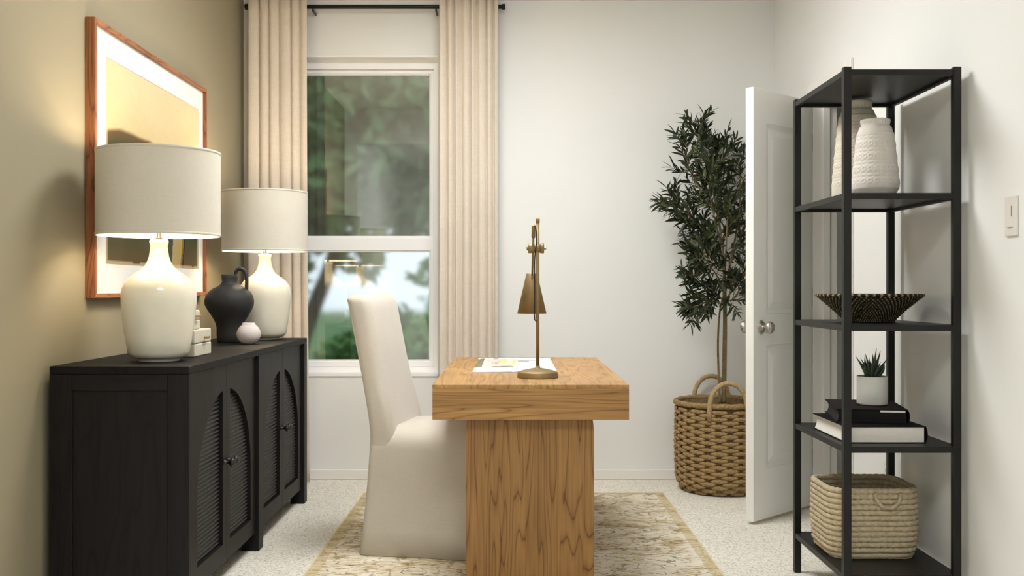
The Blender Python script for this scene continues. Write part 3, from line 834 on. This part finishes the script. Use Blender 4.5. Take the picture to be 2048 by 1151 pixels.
# ------------------------------------------------------------------ door leaf
def door_leaf():
    u = Vector((.7195, .6945, 0)); n = Vector((.6945, -.7195, 0))     # along the leaf, and its camera-side normal
    P0 = Vector((1.1165, 4.603, 0)); Wd, z0, z1, T = .535, .014, 2.026, .042
    st_, pz = .115, [(.249, .826), (.975, 1.869)]
    root = bpy.data.objects.new('door_1', None)
    us = [0, st_, Wd-st_, Wd]; zs = [z0, pz[0][0], pz[0][1], pz[1][0], pz[1][1], z1]
    d = masked_slab('door_1', us, zs, {(1, 1), (1, 3)}, 'y', 0, T, 'door')
    # slab built along +x with its camera side at y = 0: turn it into place
    ang = math.atan2(u.y, u.x)
    d.location = P0; d.rotation_euler = (0, 0, ang); WL[d.name] = Vector((0, 0, 0)); st(d)
    bpy.data.objects.remove(root)
    bv = d.modifiers.new('bevel', 'BEVEL'); bv.width = .0015; bv.segments = 1
    for (a, b) in pz:
        x0, x1 = st_, Wd-st_
        prof = [(0, 0), (.018, .010), (.026, .010), (.052, .003), (.056, .002)]
        V, F = [], []
        for side in (0, 1):
            for (i, dp) in prof:
                y = dp if side == 0 else T-dp
                V += [(x0+i, y, a+i), (x1-i, y, a+i), (x1-i, y, b-i), (x0+i, y, b-i)]
        m = len(prof)
        for side in (0, 1):
            o = side*m*4
            for k in range(m-1):
                for q in range(4):
                    r = (q+1) % 4; f = (o+k*4+q, o+k*4+r, o+(k+1)*4+r, o+(k+1)*4+q)
                    F.append(f if side == 0 else f[::-1])
            f = tuple(o+(m-1)*4+q for q in range(4)); F.append(f if side == 0 else f[::-1])
        mesh('door_panel', V, F, 'door', d)
    # knob with rose on both faces
    uk, zk = .064, .913
    prof = [(.032, 0), (.032, .004), (.027, .008), (.012, .010), (.011, .022), (.016, .028), (.026, .036), (.029, .046), (.027, .056), (.018, .063), (.001, .065)]
    for sgn, y in ((-1, 0), (1, T)):
        V, F = lathe_data(prof, 28)
        mesh('door_knob', [(uk+v[0], y+sgn*v[2], zk+v[1]) for v in V], F, 'nickel', d, True)
    for z in (.25, 1.05, 1.82):
        tube('hinge', [(Wd+.003, -.004, z-.045), (Wd+.003, -.004, z+.045)], .0055, 'nickel', d, 10)
door_leaf()

# ------------------------------------------------------------------ potted olive tree in a woven basket
BX, BY = 1.137, 5.428
def plant_basket():
    t = thing('woven_basket', (BX, BY, 0), 'brown woven seagrass basket with two loop handles holding the olive tree', 'basket')
    R = .240
    def rad(z):
        return R-.045*(max(0, .085-z)/.085)**2 if z < .085 else R+.004*math.sin((z-.085)/.4*PI)
    prof = [(.02, .004), (rad(.006)-.004, .004)]+[(rad(z)-.006, z) for z in (.02, .04, .06, .085, .15, .25, .35, .47)]+[(rad(.4)-.02, .47), (rad(.3)-.024, .30), (.02, .30)]
    lathe('liner', prof, (BX, BY, 0), 'liner', t, 52)
    pitch, ncol = .0179, 13
    # one bulging strand, built around the origin: x = tangent, y = outwards, z = up
    L = 2*PI*R/ncol*.80; V, F = [], []
    nL, nC = 10, 8
    for i in range(nL+1):
        f = i/nL*2-1; w_ = max(.05, (1-abs(f)**3.2))**.5
        ang = f*L/2/R*1.02
        for k in range(nC):
            a = 2*PI*k/nC
            tw = .0010*math.sin(i*2.4+k*1.6)
            rr = R+.0030*w_-.002+(.0070*w_+tw)*math.cos(a)
            V.append((rr*math.sin(ang), rr*math.cos(ang)-R, (.0112*w_+tw)*math.sin(a)))
    for i in range(nL):
        for k in range(nC):
            l = (k+1) % nC; F.append((i*nC+k, i*nC+l, (i+1)*nC+l, (i+1)*nC+k))
    F.append(tuple(range(nC-1, -1, -1))); F.append(tuple(nL*nC+k for k in range(nC)))
    me = bpy.data.meshes.new('weave_strand'); me.from_pydata(V, [], F); me.polygons.foreach_set('use_smooth', [True]*len(F)); me.materials.append(M['weave'])
    VB, FB = [], []
    rows = 25
    to_cam = Vector((-BX, -BY, 0)).normalized()
    for r in range(rows):
        z = .014+r*pitch; q = rad(z)
        for k in range(ncol):
            a = 2*PI*(k+.5*(r % 2))/ncol+random.uniform(-.015, .015)
            out = Vector((math.sin(a), math.cos(a), 0))
            mt = Matrix.Translation((out.x*q, out.y*q, z+random.uniform(-.001, .001))) @ Matrix.Rotation(-a, 4, 'Z') @ Matrix.Diagonal((q/R, 1+random.uniform(-.1, .2), 1+random.uniform(-.06, .1), 1))
            if out.dot(to_cam) > -.12:
                o = bpy.data.objects.new('weave_strand', me); COL.objects.link(o); o.parent = t; o.matrix_local = mt
            else:
                b0 = len(VB); VB += [mt @ Vector(v)+Vector((BX, BY, 0)) for v in V]; FB += [tuple(b0+i for i in f) for f in F]
    ob = mesh('rear_weave', VB, FB, 'weave', t, True); ob['kind'] = 'stuff'
    rim = [(BX+(R+.001)*math.cos(2*PI*i/60), BY+(R+.001)*math.sin(2*PI*i/60), .476+.0015*math.sin(i*1.9)) for i in range(60)]
    tube('rim', rim, [.0145+.0012*math.sin(i*2.2) for i in range(60)], 'weave', t, 10, True)
    def hand(yc, sgn):
        P = []
        for k in range(21):
            a = PI*k/20
            P.append((BX-.006-.098*math.cos(a), yc+sgn*.0, .455+.143*math.sin(a)**.85))
        P = [(P[0][0], yc, .40)]+P+[(P[-1][0], yc, .40)]
        tube('handle', P, [.0125+.0008*math.sin(i*2.6) for i in range(len(P))], 'handle_weave', t, 12)
    hand(BY-R+.016, -1); hand(BY+R-.016, 1)
    V, F = lathe_data([(.212, .425), (.15, .437), (.08, .441), (.001, .443)], 36, (BX, BY, 0), lambda a, z, r: .004*math.sin(7*a))
    mesh('soil', V, F, 'soil', t, True)
plant_basket()

def olive_tree():
    t = thing('olive_tree', (BX, BY, .44), 'olive tree with slim trunk and dark green leaves behind the white door', 'tree')
    s = FPX/BY
    q = lambda px, py, dy=0: Vector(((px-1024)/s*(1+dy/BY), BY+dy, EYE+(575.5-py)/s*(1+dy/BY)))
    rnd = random.Random(21)
    limbs = [
        ('trunk', [q(1447, 806), q(1449, 720), q(1450, 640), q(1449, 585)], [.0135, .0125, .0115, .011]),
        ('trunk', [q(1440, 806, -.02), q(1437, 740, -.02), q(1436, 680, -.02), q(1440, 620, -.01), q(1447, 592)], [.0065, .006, .0055, .005, .005]),
        ('branch', [q(1449, 588), q(1447, 520, -.02), q(1436, 430, -.03), q(1418, 340, -.03), q(1406, 290, -.02), q(1398, 252, -.02)], [.009, .0075, .006, .0045, .003, .0015]),
        ('branch', [q(1449, 590), q(1462, 520, .02), q(1478, 430, .04), q(1480, 355, .03), q(1474, 305, .02)], [.008, .0065, .005, .0035, .0015]),
        ('branch', [q(1447, 520, -.02), q(1425, 480, -.05), q(1385, 440, -.07), q(1362, 415, -.07), q(1345, 402, -.06)], [.006, .005, .004, .003, .0015]),
        ('branch', [q(1436, 430, -.03), q(1405, 385, -.10), q(1378, 335, -.10), q(1372, 285, -.10)], [.005, .004, .003, .0015]),
        ('branch', [q(1449, 600), q(1425, 585, -.06), q(1402, 563, -.10), q(1382, 545, -.12)], [.005, .004, .003, .0015]),
        ('branch', [q(1449, 612), q(1428, 600, -.08), q(1408, 604, -.14), q(1388, 618, -.16)], [.004, .003, .0025, .0015]),
        ('branch', [q(1449, 600), q(1470, 575, -.05), q(1490, 545, -.1), q(1512, 520, -.1)], [.005, .004, .003, .0015]),
        ('branch', [q(1449, 606), q(1466, 596, -.1), q(1484, 572, -.16)], [.004, .003, .0015]),
        ('branch', [q(1462, 520, .02), q(1490, 450, .08), q(1515, 380, .1), q(1528, 330, .1)], [.005, .004, .003, .0015]),
        ('branch', [q(1447, 500, -.02), q(1430, 440, -.14), q(1420, 380, -.2), q(1425, 330, -.22)], [.005, .004, .003, .0015]),
        ('branch', [q(1449, 540), q(1420, 510, .06), q(1395, 470, .1), q(1375, 440, .12)], [.005, .004, .003, .0015]),
        ('branch', [q(1436, 430, -.03), q(1445, 370, .06), q(1448, 320, .1), q(1440, 290, .1)], [.005, .004, .003, .0015]),
        ('branch', [q(1449, 560), q(1452, 500, -.14), q(1455, 440, -.2), q(1462, 390, -.22)], [.005, .004, .003, .0015]),
        ('branch', [q(1449, 575), q(1430, 545, -.16), q(1412, 520, -.2), q(1402, 500, -.2)], [.005, .004, .003, .0015]),
    ]
    pts = []
    for (n, P, R) in limbs:
        SP = smooth_path(P, 7); RR = []
        for i in range(len(SP)):
            f = i/7; k = min(int(f), len(R)-2); RR.append(R[k]+(R[k+1]-R[k])*(f-k))
        tube(n, SP, RR, 'bark', t, 9)
        if n == 'branch': pts.append(SP)
    # leaf shapes: folded lance blades along +x
    def leaf_mesh(name, L, wd, curl, mat):
        V, F = [], []; n = 5
        for i in range(n+1):
            f = i/n; ww = wd*(math.sin(PI*min(1, f*.97+.03))**.8)*(1-.25*f); z = -curl*L*f*f
            V += [(L*f, -ww/2, z+ww*.18), (L*f, 0, z), (L*f, ww/2, z+ww*.18)]
        for i in range(n):
            for k in range(2): F.append((i*3+k, i*3+k+1, (i+1)*3+k+1, (i+1)*3+k))
        me = bpy.data.meshes.new(name); me.from_pydata(V, [], F); me.polygons.foreach_set('use_smooth', [True]*len(F)); me.materials.append(M[mat]); return me, V, F
    kinds = [leaf_mesh('leaf', .068, .0165, .10, 'leaf_a'), leaf_mesh('leaf', .060, .0160, .04, 'leaf_b'), leaf_mesh('leaf', .074, .0150, .14, 'leaf_a'), leaf_mesh('leaf', .056, .0145, .06, 'leaf_c')]
    placed = []
    tv, tf = [], []
    def leafy(P, start):
        L = sum((P[i+1]-P[i]).length for i in range(len(P)-1)); nl = max(3, int(L*(1-start)/.0135))
        for k in range(nl):
            f = start+(1-start)*(k+1)/nl; x = f*(len(P)-1); i = min(int(x), len(P)-2); p = P[i].lerp(P[i+1], x-i); d = (P[i+1]-P[i]).normalized()
            base = d.orthogonal().normalized(); ph = k*PI/2*1.02+rnd.uniform(-.5, .5)
            for sd in (0, PI):
                if rnd.random() < .10: continue
                side = (Matrix.Rotation(ph+sd, 3, d) @ base)
                dr = (d*rnd.uniform(.6, 1.3)+side*rnd.uniform(.6, 1.1)+Vector((0, 0, .12))).normalized()
                placed.append((p, dr, rnd.uniform(.75, 1.2), rnd.choices((0, 1, 2, 3), (4, 4, 3.2, 2.4))[0], rnd.uniform(-1, 1)))
    for SP in pts:
        n = len(SP)
        leafy(SP[int(n*.72):], 0)
        for i in range(int(n*.22), n, 1):
            for _ in range(1 if rnd.random() < .8 else 2):
                d = (SP[min(i+1, n-1)]-SP[max(i-1, 0)]).normalized()
                sd = Matrix.Rotation(rnd.uniform(0, 2*PI), 3, d) @ d.orthogonal().normalized()
                dr = (d*.75+sd*.9+Vector((0, 0, rnd.uniform(-.15, .35)))).normalized(); L = rnd.uniform(.055, .115)
                bend = Vector((rnd.uniform(-.3, .3), rnd.uniform(-.3, .3), rnd.uniform(-.1, .3)))
                P = [SP[i]+dr*L*f+bend*L*.35*f*f for f in (0, .33, .66, 1)]
                if max(p.x for p in P) > XR-.06 or max(p.y for p in P) > YB-.05: continue
                tube_data(P, [.0018, .0015, .0012, .0008], 5, False, tv, tf)
                leafy(P, .15)
    tw = mesh('twigs', tv, tf, 'bark', t, True); tw['kind'] = 'stuff'
    def mat_of(l):
        p, dr, sc, k, roll = l
        y = Vector((0, 0, 1)).cross(dr); y = y.normalized() if y.length > .01 else Vector((0, 1, 0)); z = dr.cross(y)
        m = Matrix((dr, y, z)).transposed().to_4x4()
        return Matrix.Translation(p) @ m @ Matrix.Rotation(roll*1.3, 4, 'X') @ Matrix.Scale(sc, 4)
    good = []
    for l in placed:
        tip = l[0]+l[1]*.08
        if tip.x < XR-.02 and tip.y < YB-.02: good.append(l)
    # leaves that show: in front, and not behind the door leaf
    def score(l):
        px = 1024+FPX*l[0].x/l[0].y
        return (0 if px < 1484 else 5)+l[0].y+rnd.uniform(0, .12)
    good.sort(key=score)
    off = Vector((BX, BY, .44))
    rest = [[], [], [], []]
    for i, l in enumerate(good):
        m = mat_of(l)
        if i < 300:
            o = bpy.data.objects.new('leaf', kinds[l[3]][0]); COL.objects.link(o); o.parent = t; o.matrix_local = Matrix.Translation(-off) @ m
        else: rest[l[3]].append(m)
    V, F, mi = [], [], []
    slots = ['leaf_a', 'leaf_b', 'leaf_a', 'leaf_c']
    for k in range(4):
        for m in rest[k]:
            b0 = len(V); V += [m @ Vector(v) for v in kinds[k][1]]; F += [tuple(b0+i for i in f) for f in kinds[k][2]]; mi += [(0, 1, 0, 2)[k]]*len(kinds[k][2])
    o = mesh('foliage', V, F, 'leaf_a', t, True); o.data.materials.append(M['leaf_b']); o.data.materials.append(M['leaf_c'])
    o.data.polygons.foreach_set('material_index', mi); o['kind'] = 'stuff'
    print('olive leaves', len(good))
olive_tree()

# ------------------------------------------------------------------ metal shelf
SX0, SX1, SY0, SY1 = 1.0885, 1.474, 3.264, 3.857
LV = [1.8135, 1.408, .9745, .5755, .154]
def shelf():
    t = thing('metal_shelf', ((SX0+SX1)/2, (SY0+SY1)/2, 0), 'tall black metal open shelf against the right wall', 'shelf')
    pw = .025
    for x in (SX0, SX1-pw):
        for y in (SY0, SY1-pw):
            box('post', x, x+pw, y, y+pw, 0, 1.8215, 'black_metal', t, .0012)
    for z in LV:
        b = box('shelf_board', SX0+.004, SX1-.004, SY0+pw, SY1-pw, z-.009, z, 'black_metal', t, .0005)
        box('rail', SX0+pw, SX1-pw, SY0+.002, SY0+pw, z-.020, z, 'black_metal', b, .001)
        box('rail', SX0+pw, SX1-pw, SY1-pw, SY1-.002, z-.020, z, 'black_metal', b, .001)
        box('rail', SX0+.002, SX0+pw-.008, SY0+pw, SY1-pw, z-.020, z-.0003, 'black_metal', b, .001)
        box('rail', SX1-pw+.008, SX1-.002, SY0+pw, SY1-pw, z-.020, z-.0003, 'black_metal', b, .001)
shelf()

# vases with pressed relief
def relief_vase(name, x, y, z0, R, H, rn, mat, label, shoulder, tall):
    t = thing(name, (x, y, z0), label, 'vase', 'embossed vases on the shelf')
    n = 200; prof = []
    key = [(.60*R, .0006), (.68*R, .0012), (.93*R, .10*H if not tall else .035*H), (1.0*R, .15*H if not tall else .06*H), (.985*R, .26*H), (shoulder*R, .77*H if not tall else .80*H),
           (shoulder*R*.93, .83*H if not tall else .85*H), (rn*1.10, .895*H if not tall else .905*H), (rn*.98, .925*H), (rn, .955*H), (rn*1.03, .99*H), (rn*.99, H)]
    P = smooth_path([(a, 0, b) for a, b in key], 12)
    P = [(p.x, max(.0006, p.z)) for p in P]
    body0, body1 = .17*H, .80*H
    rows = 8 if not tall else 14; cols = 22
    def fn(a, z, r):
        if not (body0 < z < body1):
            if .93*H < z < .97*H:
                f = (a*30/(2*PI)) % 1-.5; g = (z-.95*H)/(.012*H)
                return -.0022*math.exp(-(f*4)**2-(g)**2)
            return 0
        v = (z-body0)/(body1-body0)*rows; row = int(v); fv = v-row-.5; u = a*cols/(2*PI); fu = u-math.floor(u)-.5
        if row % 2 == 0:      # ring stamps
            d = math.hypot(fu*1.05, fv*1.0)
            return .0017*math.exp(-((d-.30)/.09)**2)-.0010*math.exp(-(d/.13)**2)
        up = math.exp(-((fv-.30)/.10)**2)+math.exp(-((fv+.30)/.10)**2)
        gate = 1 if abs(fu) < .36 else 0
        return -.0017*up*gate-.0011*math.exp(-((abs(fu)-.42)/.06)**2)*(abs(fv) < .3)
    PF = []
    # refine the profile so that the stamps have enough rings
    zs_ = [p[1] for p in P]; N = 150
    seg = [0]
    for i in range(1, len(P)): seg.append(seg[-1]+math.hypot(P[i][0]-P[i-1][0], P[i][1]-P[i-1][1]))
    for k in range(N+1):
        L = seg[-1]*k/N; i = max(j for j in range(len(seg)) if seg[j] <= L+1e-9); i = min(i, len(P)-2)
        f = (L-seg[i])/max(1e-9, seg[i+1]-seg[i]); PF.append((P[i][0]+(P[i+1][0]-P[i][0])*f, P[i][1]+(P[i+1][1]-P[i][1])*f))
    PF += [(rn*.88, H-.001), (rn*.84, H*.93), (rn*.8, H*.8)]
    lathe('body', PF, (x, y, z0), mat, t, n, fn=fn)
relief_vase('ceramic_vase', 1.279, 3.505, LV[1], .0800, .279, .0495, 'vase_white', 'white embossed ceramic vase, shorter one at the front of the shelf', .80, False)
relief_vase('ceramic_vase', 1.296, 3.735, LV[1], .0915, .386, .0525, 'vase_cream', 'taller cream embossed ceramic vase at the back of the shelf', .77, True)

# coiled bowl
def bowl():
    x, y, z0 = 1.2765, 3.56, LV[2]
    t = thing('woven_bowl', (x, y, z0), 'black woven bowl with natural stitching on the middle shelf', 'bowl')
    V, F, C = [], [], []
    coils = 15; n = 288
    path = []
    def centre(k):
        f = k/(coils-1); return (.083+.098*f**1.12, .006+.0895*f)
    blk, tan = lin((20, 17, 14)), lin((150, 134, 98))
    rings = []
    for k in range(coils):
        cx_, cz_ = centre(k)
        for j in range(5):
            a = -PI/2+PI*j/5*1.0; rings.append((cx_+.0046*math.cos(a), cz_+.0044*math.sin(a), k, j))
    rings.append((centre(coils-1)[0], centre(coils-1)[1]+.0052, coils-1, 5))
    for k in range(coils-1, -1, -1): c_ = centre(k); rings.append((c_[0]-.005, c_[1]+.002, k, 6))
    for (r, z, k, j) in rings:
        for i in range(n):
            a = 2*PI*i/n; st_ = ((i+(k % 2)*2) % 4) == 0 and (j in (1, 2, 3))
            if k == coils-1: st_ = (i % 6) in (0, 1)
            rr = r+(.0011 if st_ else 0)
            V.append((x+rr*math.cos(a), y+rr*math.sin(a), z0+z)); C.append((*(tan if st_ and random.random() < .85 else blk), 1))
    for j in range(len(rings)-1):
        for i in range(n):
            k = (i+1) % n; F.append((j*n+i, j*n+k, (j+1)*n+k, (j+1)*n+i))
    F.append(tuple(range(n-1, -1, -1))); F.append(tuple((len(rings)-1)*n+i for i in range(n)))
    o = mesh('body', V, F, 'bowl', t, True)
    ca = o.data.color_attributes.new('col', 'FLOAT_COLOR', 'POINT'); ca.data.foreach_set('color', [v for c in C for v in c])
bowl()

# books
def book(loc, rz, w_, d_, th, cover, pages, label, spine_right=True, strip=False):
    """w_ along x, d_ along y; origin at the near left corner of the underside"""
    t = thing('hardcover_book', loc, label, 'book', 'books on the shelf', rz=rz)
    if rz == 0: L = Vector(loc)
    else: L = Vector((0, 0, 0))
    X, Y, Z = L
    c = .0028
    box('lower_cover', X, X+w_, Y, Y+d_, Z+.0004, Z+c, cover, t, .0006)
    box('upper_cover', X, X+w_, Y, Y+d_, Z+th-c, Z+th, cover, t, .0006)
    # page block, hollowed on its free side
    pts = []
    k = 8
    for i in range(k+1):
        f = i/k; pts.append((X+.006+.007*math.sin(PI*f), Z+c+.0002+(th-2*c-.0004)*f))
    V = []; F = []
    for (yy) in (Y+.005, Y+d_-.005):
        V += [(px, yy, pz) for px, pz in pts]+[(X+w_-.006, yy, pts[-1][1]), (X+w_-.006, yy, pts[0][1])]
    m = k+3
    F.append(tuple(range(m))); F.append(tuple(range(2*m-1, m-1, -1)))
    for i in range(m):
        j = (i+1) % m; F.append((i, i+m, j+m, j))
    bm = bmesh.new(); bv = [bm.verts.new(v) for v in V]
    for f in F: bm.faces.new([bv[i] for i in f])
    bm_obj('pages', bm, pages, t)
    # rounded spine
    V, F = [], []
    for yy in (Y, Y+d_):
        for i in range(9):
            a = -PI/2+PI*i/8; V.append((X+w_-.004+.009*math.cos(a), yy, Z+th/2+(th/2-.0006)*math.sin(a)))
        for i in range(9):
            a = PI/2-PI*i/8; V.append((X+w_-.004+.006*math.cos(a), yy, Z+th/2+(th/2-c)*math.sin(a)))
    m = 18
    F.append(tuple(range(m))); F.append(tuple(range(2*m-1, m-1, -1)))
    for i in range(m):
        j = (i+1) % m; F.append((i, i+m, j+m, j))
    bm = bmesh.new(); bv = [bm.verts.new(v) for v in V]
    for f in F: bm.faces.new([bv[i] for i in f])
    bm_obj('spine', bm, cover, t)
    if strip:
        box('page_marker', X+w_*.62, X+w_-.010, Y+.001, Y+.006, Z+th-c-.0068, Z+th-c-.0005, 'paper', t, .0004)
book((1.1175, 3.338, LV[3]), 0, .272, .36, .0565, 'book_black', 'paper', 'large black hardcover book with pale page edges, under the other book')
ra = math.radians(-11)
book((1.115, 3.436, LV[3]+.0567), ra, .240, .30, .048, 'book_wine', 'black_pages', 'dark plum hardcover book lying on the larger book under the potted aloe', True, True)

# potted aloe
def aloe():
    x, y, z0 = 1.286, 3.556, LV[3]+.0567+.0485
    t = thing('potted_aloe', (x, y, z0), 'small spiky aloe in a plain white pot on the stacked books', 'plant')
    lathe('pot', [(.046, .0003), (.0505, .002), (.0525, .006), (.0525, .100), (.0515, .1015), (.049, .1010), (.0485, .092), (.02, .091)], (x, y, z0), 'white_pot', t, 44)
    V, F = lathe_data([(.0483, .092), (.03, .097), (.001, .099)], 30, (x, y, z0), lambda a, z, r: .002*math.sin(9*a)); mesh('soil', V, F, 'soil', t, True)
    rnd = random.Random(5)
    # (direction in x, depth, height, tip curl)
    spec = [(-.060, .0, .078, 1), (-.046, -.01, .072, 1), (-.030, -.012, .088, 1), (-.024, .012, .078, -1), (-.008, -.02, .080, 1), (.010, -.012, .108, 1), (.012, .015, .085, -1),
            (.026, -.008, .098, 1), (.034, .010, .083, 1), (.056, .0, .070, 1), (.044, -.014, .055, -1), (-.040, -.016, .050, -1), (.0, .022, .07, 1), (-.016, -.022, .062, 1), (.020, -.022, .060, 1)]
    for (dx, dy, h, c_) in spec:
        rb = .012; b = Vector((x+dx*.30, y+dy*.6, z0+.094)); P = []; R = []
        for k in range(8):
            f = k/7
            if c_ > 0: off = Vector((dx*.70*f**1.5, dy*1.2*f, h*f))
            else: off = Vector((dx*.55*math.sin(f*PI*.62), dy*1.2*f, h*f))
            P.append(b+off); R.append(max(.0006, .0088*(1-f)**.75*(1-.15*math.sin(f*9))))
        V, F = tube_data(P, R, 8)
        V = [Vector((v.x, y+(v.y-y)*.75, v.z)) for v in V]
        mesh('aloe_leaf', V, F, 'aloe', t, True)
aloe()

# rope basket
def rope_basket():
    x0, x1, y0, y1, z0, H = 1.098, 1.430, 3.442, 3.735, LV[4], .247
    cx_, cy_ = (x0+x1)/2, (y0+y1)/2
    t = thing('rope_basket', (cx_, cy_, z0), 'beige coiled rope storage basket on the bottom shelf', 'basket')
    rows = 13; p = H/rows; r = p*.54
    for k in range(rows):
        z = z0+.0030+r+k*(H-2*r-.002)/(rows-1); g = .006*(1-((k-rows*.55)/rows*2)**2)-.004*(k < 1)
        loop = rrect(cx_, cy_, (x1-x0)/2-r-.006+g, (y1-y0)/2-r-.006+g, .060, 8)
        pts = []
        n = len(loop)
        for i in range(n):
            a, b = loop[i], loop[(i+1) % n]; L = math.hypot(b[0]-a[0], b[1]-a[1]); m = max(1, int(L/.0055))
            for j in range(m): pts.append((a[0]+(b[0]-a[0])*j/m, a[1]+(b[1]-a[1])*j/m, z+random.uniform(-.0006, .0006)))
        R = [r*(1+.09*math.sin(i*1.55+k*1.3)+.04*math.sin(i*.23+k)) for i in range(len(pts))]
        tube('rope_coil', pts, R, 'rope', t, 10, True)
    V, F = loft([[(q[0], q[1], z) for q in rrect(cx_, cy_, (x1-x0)/2-.020, (y1-y0)/2-.020, .05, 8)] for z in (z0+.001, z0+.012)])
    mesh('bottom', V, F, 'rope', t)
    P = []
    hx = 1.299
    for k in range(17):
        a = PI*k/16; P.append((hx-.044*math.cos(a), y0-.002-.006*math.sin(a), z0+H-.014-.050*math.sin(a)))
    tube('handle', P, .0062, 'rope', t, 10)
rope_basket()

# ------------------------------------------------------------------ switch and outlet on the right wall
t = thing('light_switch', (XR, 2.99, 1.31), 'white dimmer switch plate on the right wall', 'light switch')
box('plate', XR-.008, XR-.0003, 2.955, 3.024, 1.252, 1.371, 'plastic', t, .002, 2)
box('rocker', XR-.0100, XR-.007, 2.972, 3.007, 1.278, 1.345, 'plastic', t, .001)
box('slider_slot', XR-.0108, XR-.0095, 2.976, 2.980, 1.31, 1.342, 'slot', t, 0)
box('lower_slot', XR-.0108, XR-.0095, 2.980, 3.003, 1.277, 1.2785, 'slot', t, 0)
t = thing('wall_outlet', (XR, 3.98, .35), 'white electrical outlet low on the right wall behind the rope basket', 'outlet')
box('plate', XR-.006, XR-.0003, 3.945, 4.015, .285, .400, 'plastic', t, .002, 2)
box('socket', XR-.0085, XR-.005, 3.963, 3.997, .350, .382, 'plastic', t, .002)
box('socket', XR-.0085, XR-.005, 3.963, 3.997, .303, .335, 'plastic', t, .002)
for zz in (.366, .319):
    for yy in (3.973, 3.985): box('slot', XR-.0090, XR-.0080, yy, yy+.003, zz-.006, zz+.006, 'slot', t, 0)

# ------------------------------------------------------------------ outside the window
st(box('ground', -30, 30, YB+.17, 60, -.5, -.3, 'ground_out', bev=0))
def leaf_cloud(name, blobs, n, size, mat, parent, seed):
    rnd = random.Random(seed); V, F = [], []
    tot = sum(b[3]*b[4]*b[5] for b in blobs)
    for b in blobs:
        for _ in range(int(n*b[3]*b[4]*b[5]/tot)):
            while True:
                p = Vector((rnd.uniform(-1, 1), rnd.uniform(-1, 1), rnd.uniform(-1, 1)))
                if .15 < p.length < 1: break
            c = Vector((b[0]+p.x*b[3], b[1]+p.y*b[4], b[2]+p.z*b[5]))
            a = Vector((rnd.gauss(0, 1), rnd.gauss(0, 1), rnd.gauss(0, 1))).normalized(); q = a.orthogonal().normalized()
            L = size*rnd.uniform(.6, 1.3); k = len(V)
            V += [c-a*L, c+q*L*.45, c+a*L, c-q*L*.45]; F.append((k, k+1, k+2, k+3))
    return mesh(name, V, F, mat, parent)
def tree(x, y, blobs, trunk, n, mat, label, seed):
    t = thing('garden_tree', (x, y, -.3), label, 'tree', 'trees outside the window')
    o = leaf_cloud('crown', blobs, n, .16, mat, t, seed); o['kind'] = 'stuff'
    tube('trunk', smooth_path(trunk, 5), [.13-.07*i/(5*(len(trunk)-1)) for i in range(5*(len(trunk)-1)+1)], 'tree_bark', t, 9)
tree(-2.6, 12.6, [(-2.3, 12.4, 3.3, 1.5, 1.2, 1.5), (-3.6, 12.6, 3.2, 1.5, 1.2, 1.6), (-.9, 12.8, 3.6, 1.5, 1.2, 1.6), (-2.2, 12.4, 2.0, 1.1, .6, .5), (-1.2, 12.5, 2.1, .8, .6, .5), (-2.9, 12.3, 1.5, .5, .5, .5), (-1.9, 12.4, 1.42, .4, .3, .25), (-1.35, 12.4, .72, .25, .25, .2), (-1.0, 12.4, 1.3, .3, .3, .2)], [(-2.9, 12.6, -.3), (-2.55, 12.5, .7), (-2.2, 12.4, 1.6), (-2.0, 12.4, 3.0)], 9000, 'tree_leaf_b',
     'dark leafy garden tree filling the upper window pane', 3)
tree(-5.2, 15.5, [(-5.0, 15.5, 3.2, 2.2, 1.4, 2.2), (-3.4, 15.6, 4.4, 1.6, 1.4, 1.6), (-4.6, 15.2, 1.2, 1.0, .9, 1.2)], [(-5.2, 15.5, -.3), (-5.1, 15.5, 1.5), (-5.0, 15.5, 3.4)], 4200, 'tree_leaf',
     'green garden tree further off behind the left window edge', 5)
tree(1.2, 18.5, [(1.2, 18.5, 3.6, 2.4, 1.5, 2.0), (-1.2, 18.6, 4.6, 1.7, 1.4, 1.9), (-1.2, 18.4, .9, .5, .6, .6)], [(1.2, 18.5, -.3), (1.15, 18.5, 1.6), (1.0, 18.5, 3.6)], 4600, 'tree_leaf',
     'green garden tree further off behind the right window edge', 8)
for i, (bx_, by_, rx, rz, lab) in enumerate(((-2.75, 10.0, .50, .95, 'bright green garden shrub low at the left of the window'), (-1.75, 10.6, .42, .62, 'low green garden shrub hidden mostly behind the chair'), (-.85, 10.2, .42, .86, 'green garden shrub low at the right of the window'))):
    t = thing('garden_shrub', (bx_, by_, -.3), lab, 'shrub', 'shrubs outside the window')
    o = leaf_cloud('leaves', [(bx_, by_, .0, rx, rx, rz), (bx_+.08, by_, .12, rx*.7, rx*.7, rz*.75)], 1800, .085, 'bush_leaf', t, 11+i); o['kind'] = 'stuff'
    tube('stem', [(bx_, by_, -.3), (bx_, by_, .1)], .03, 'tree_bark', t, 6)
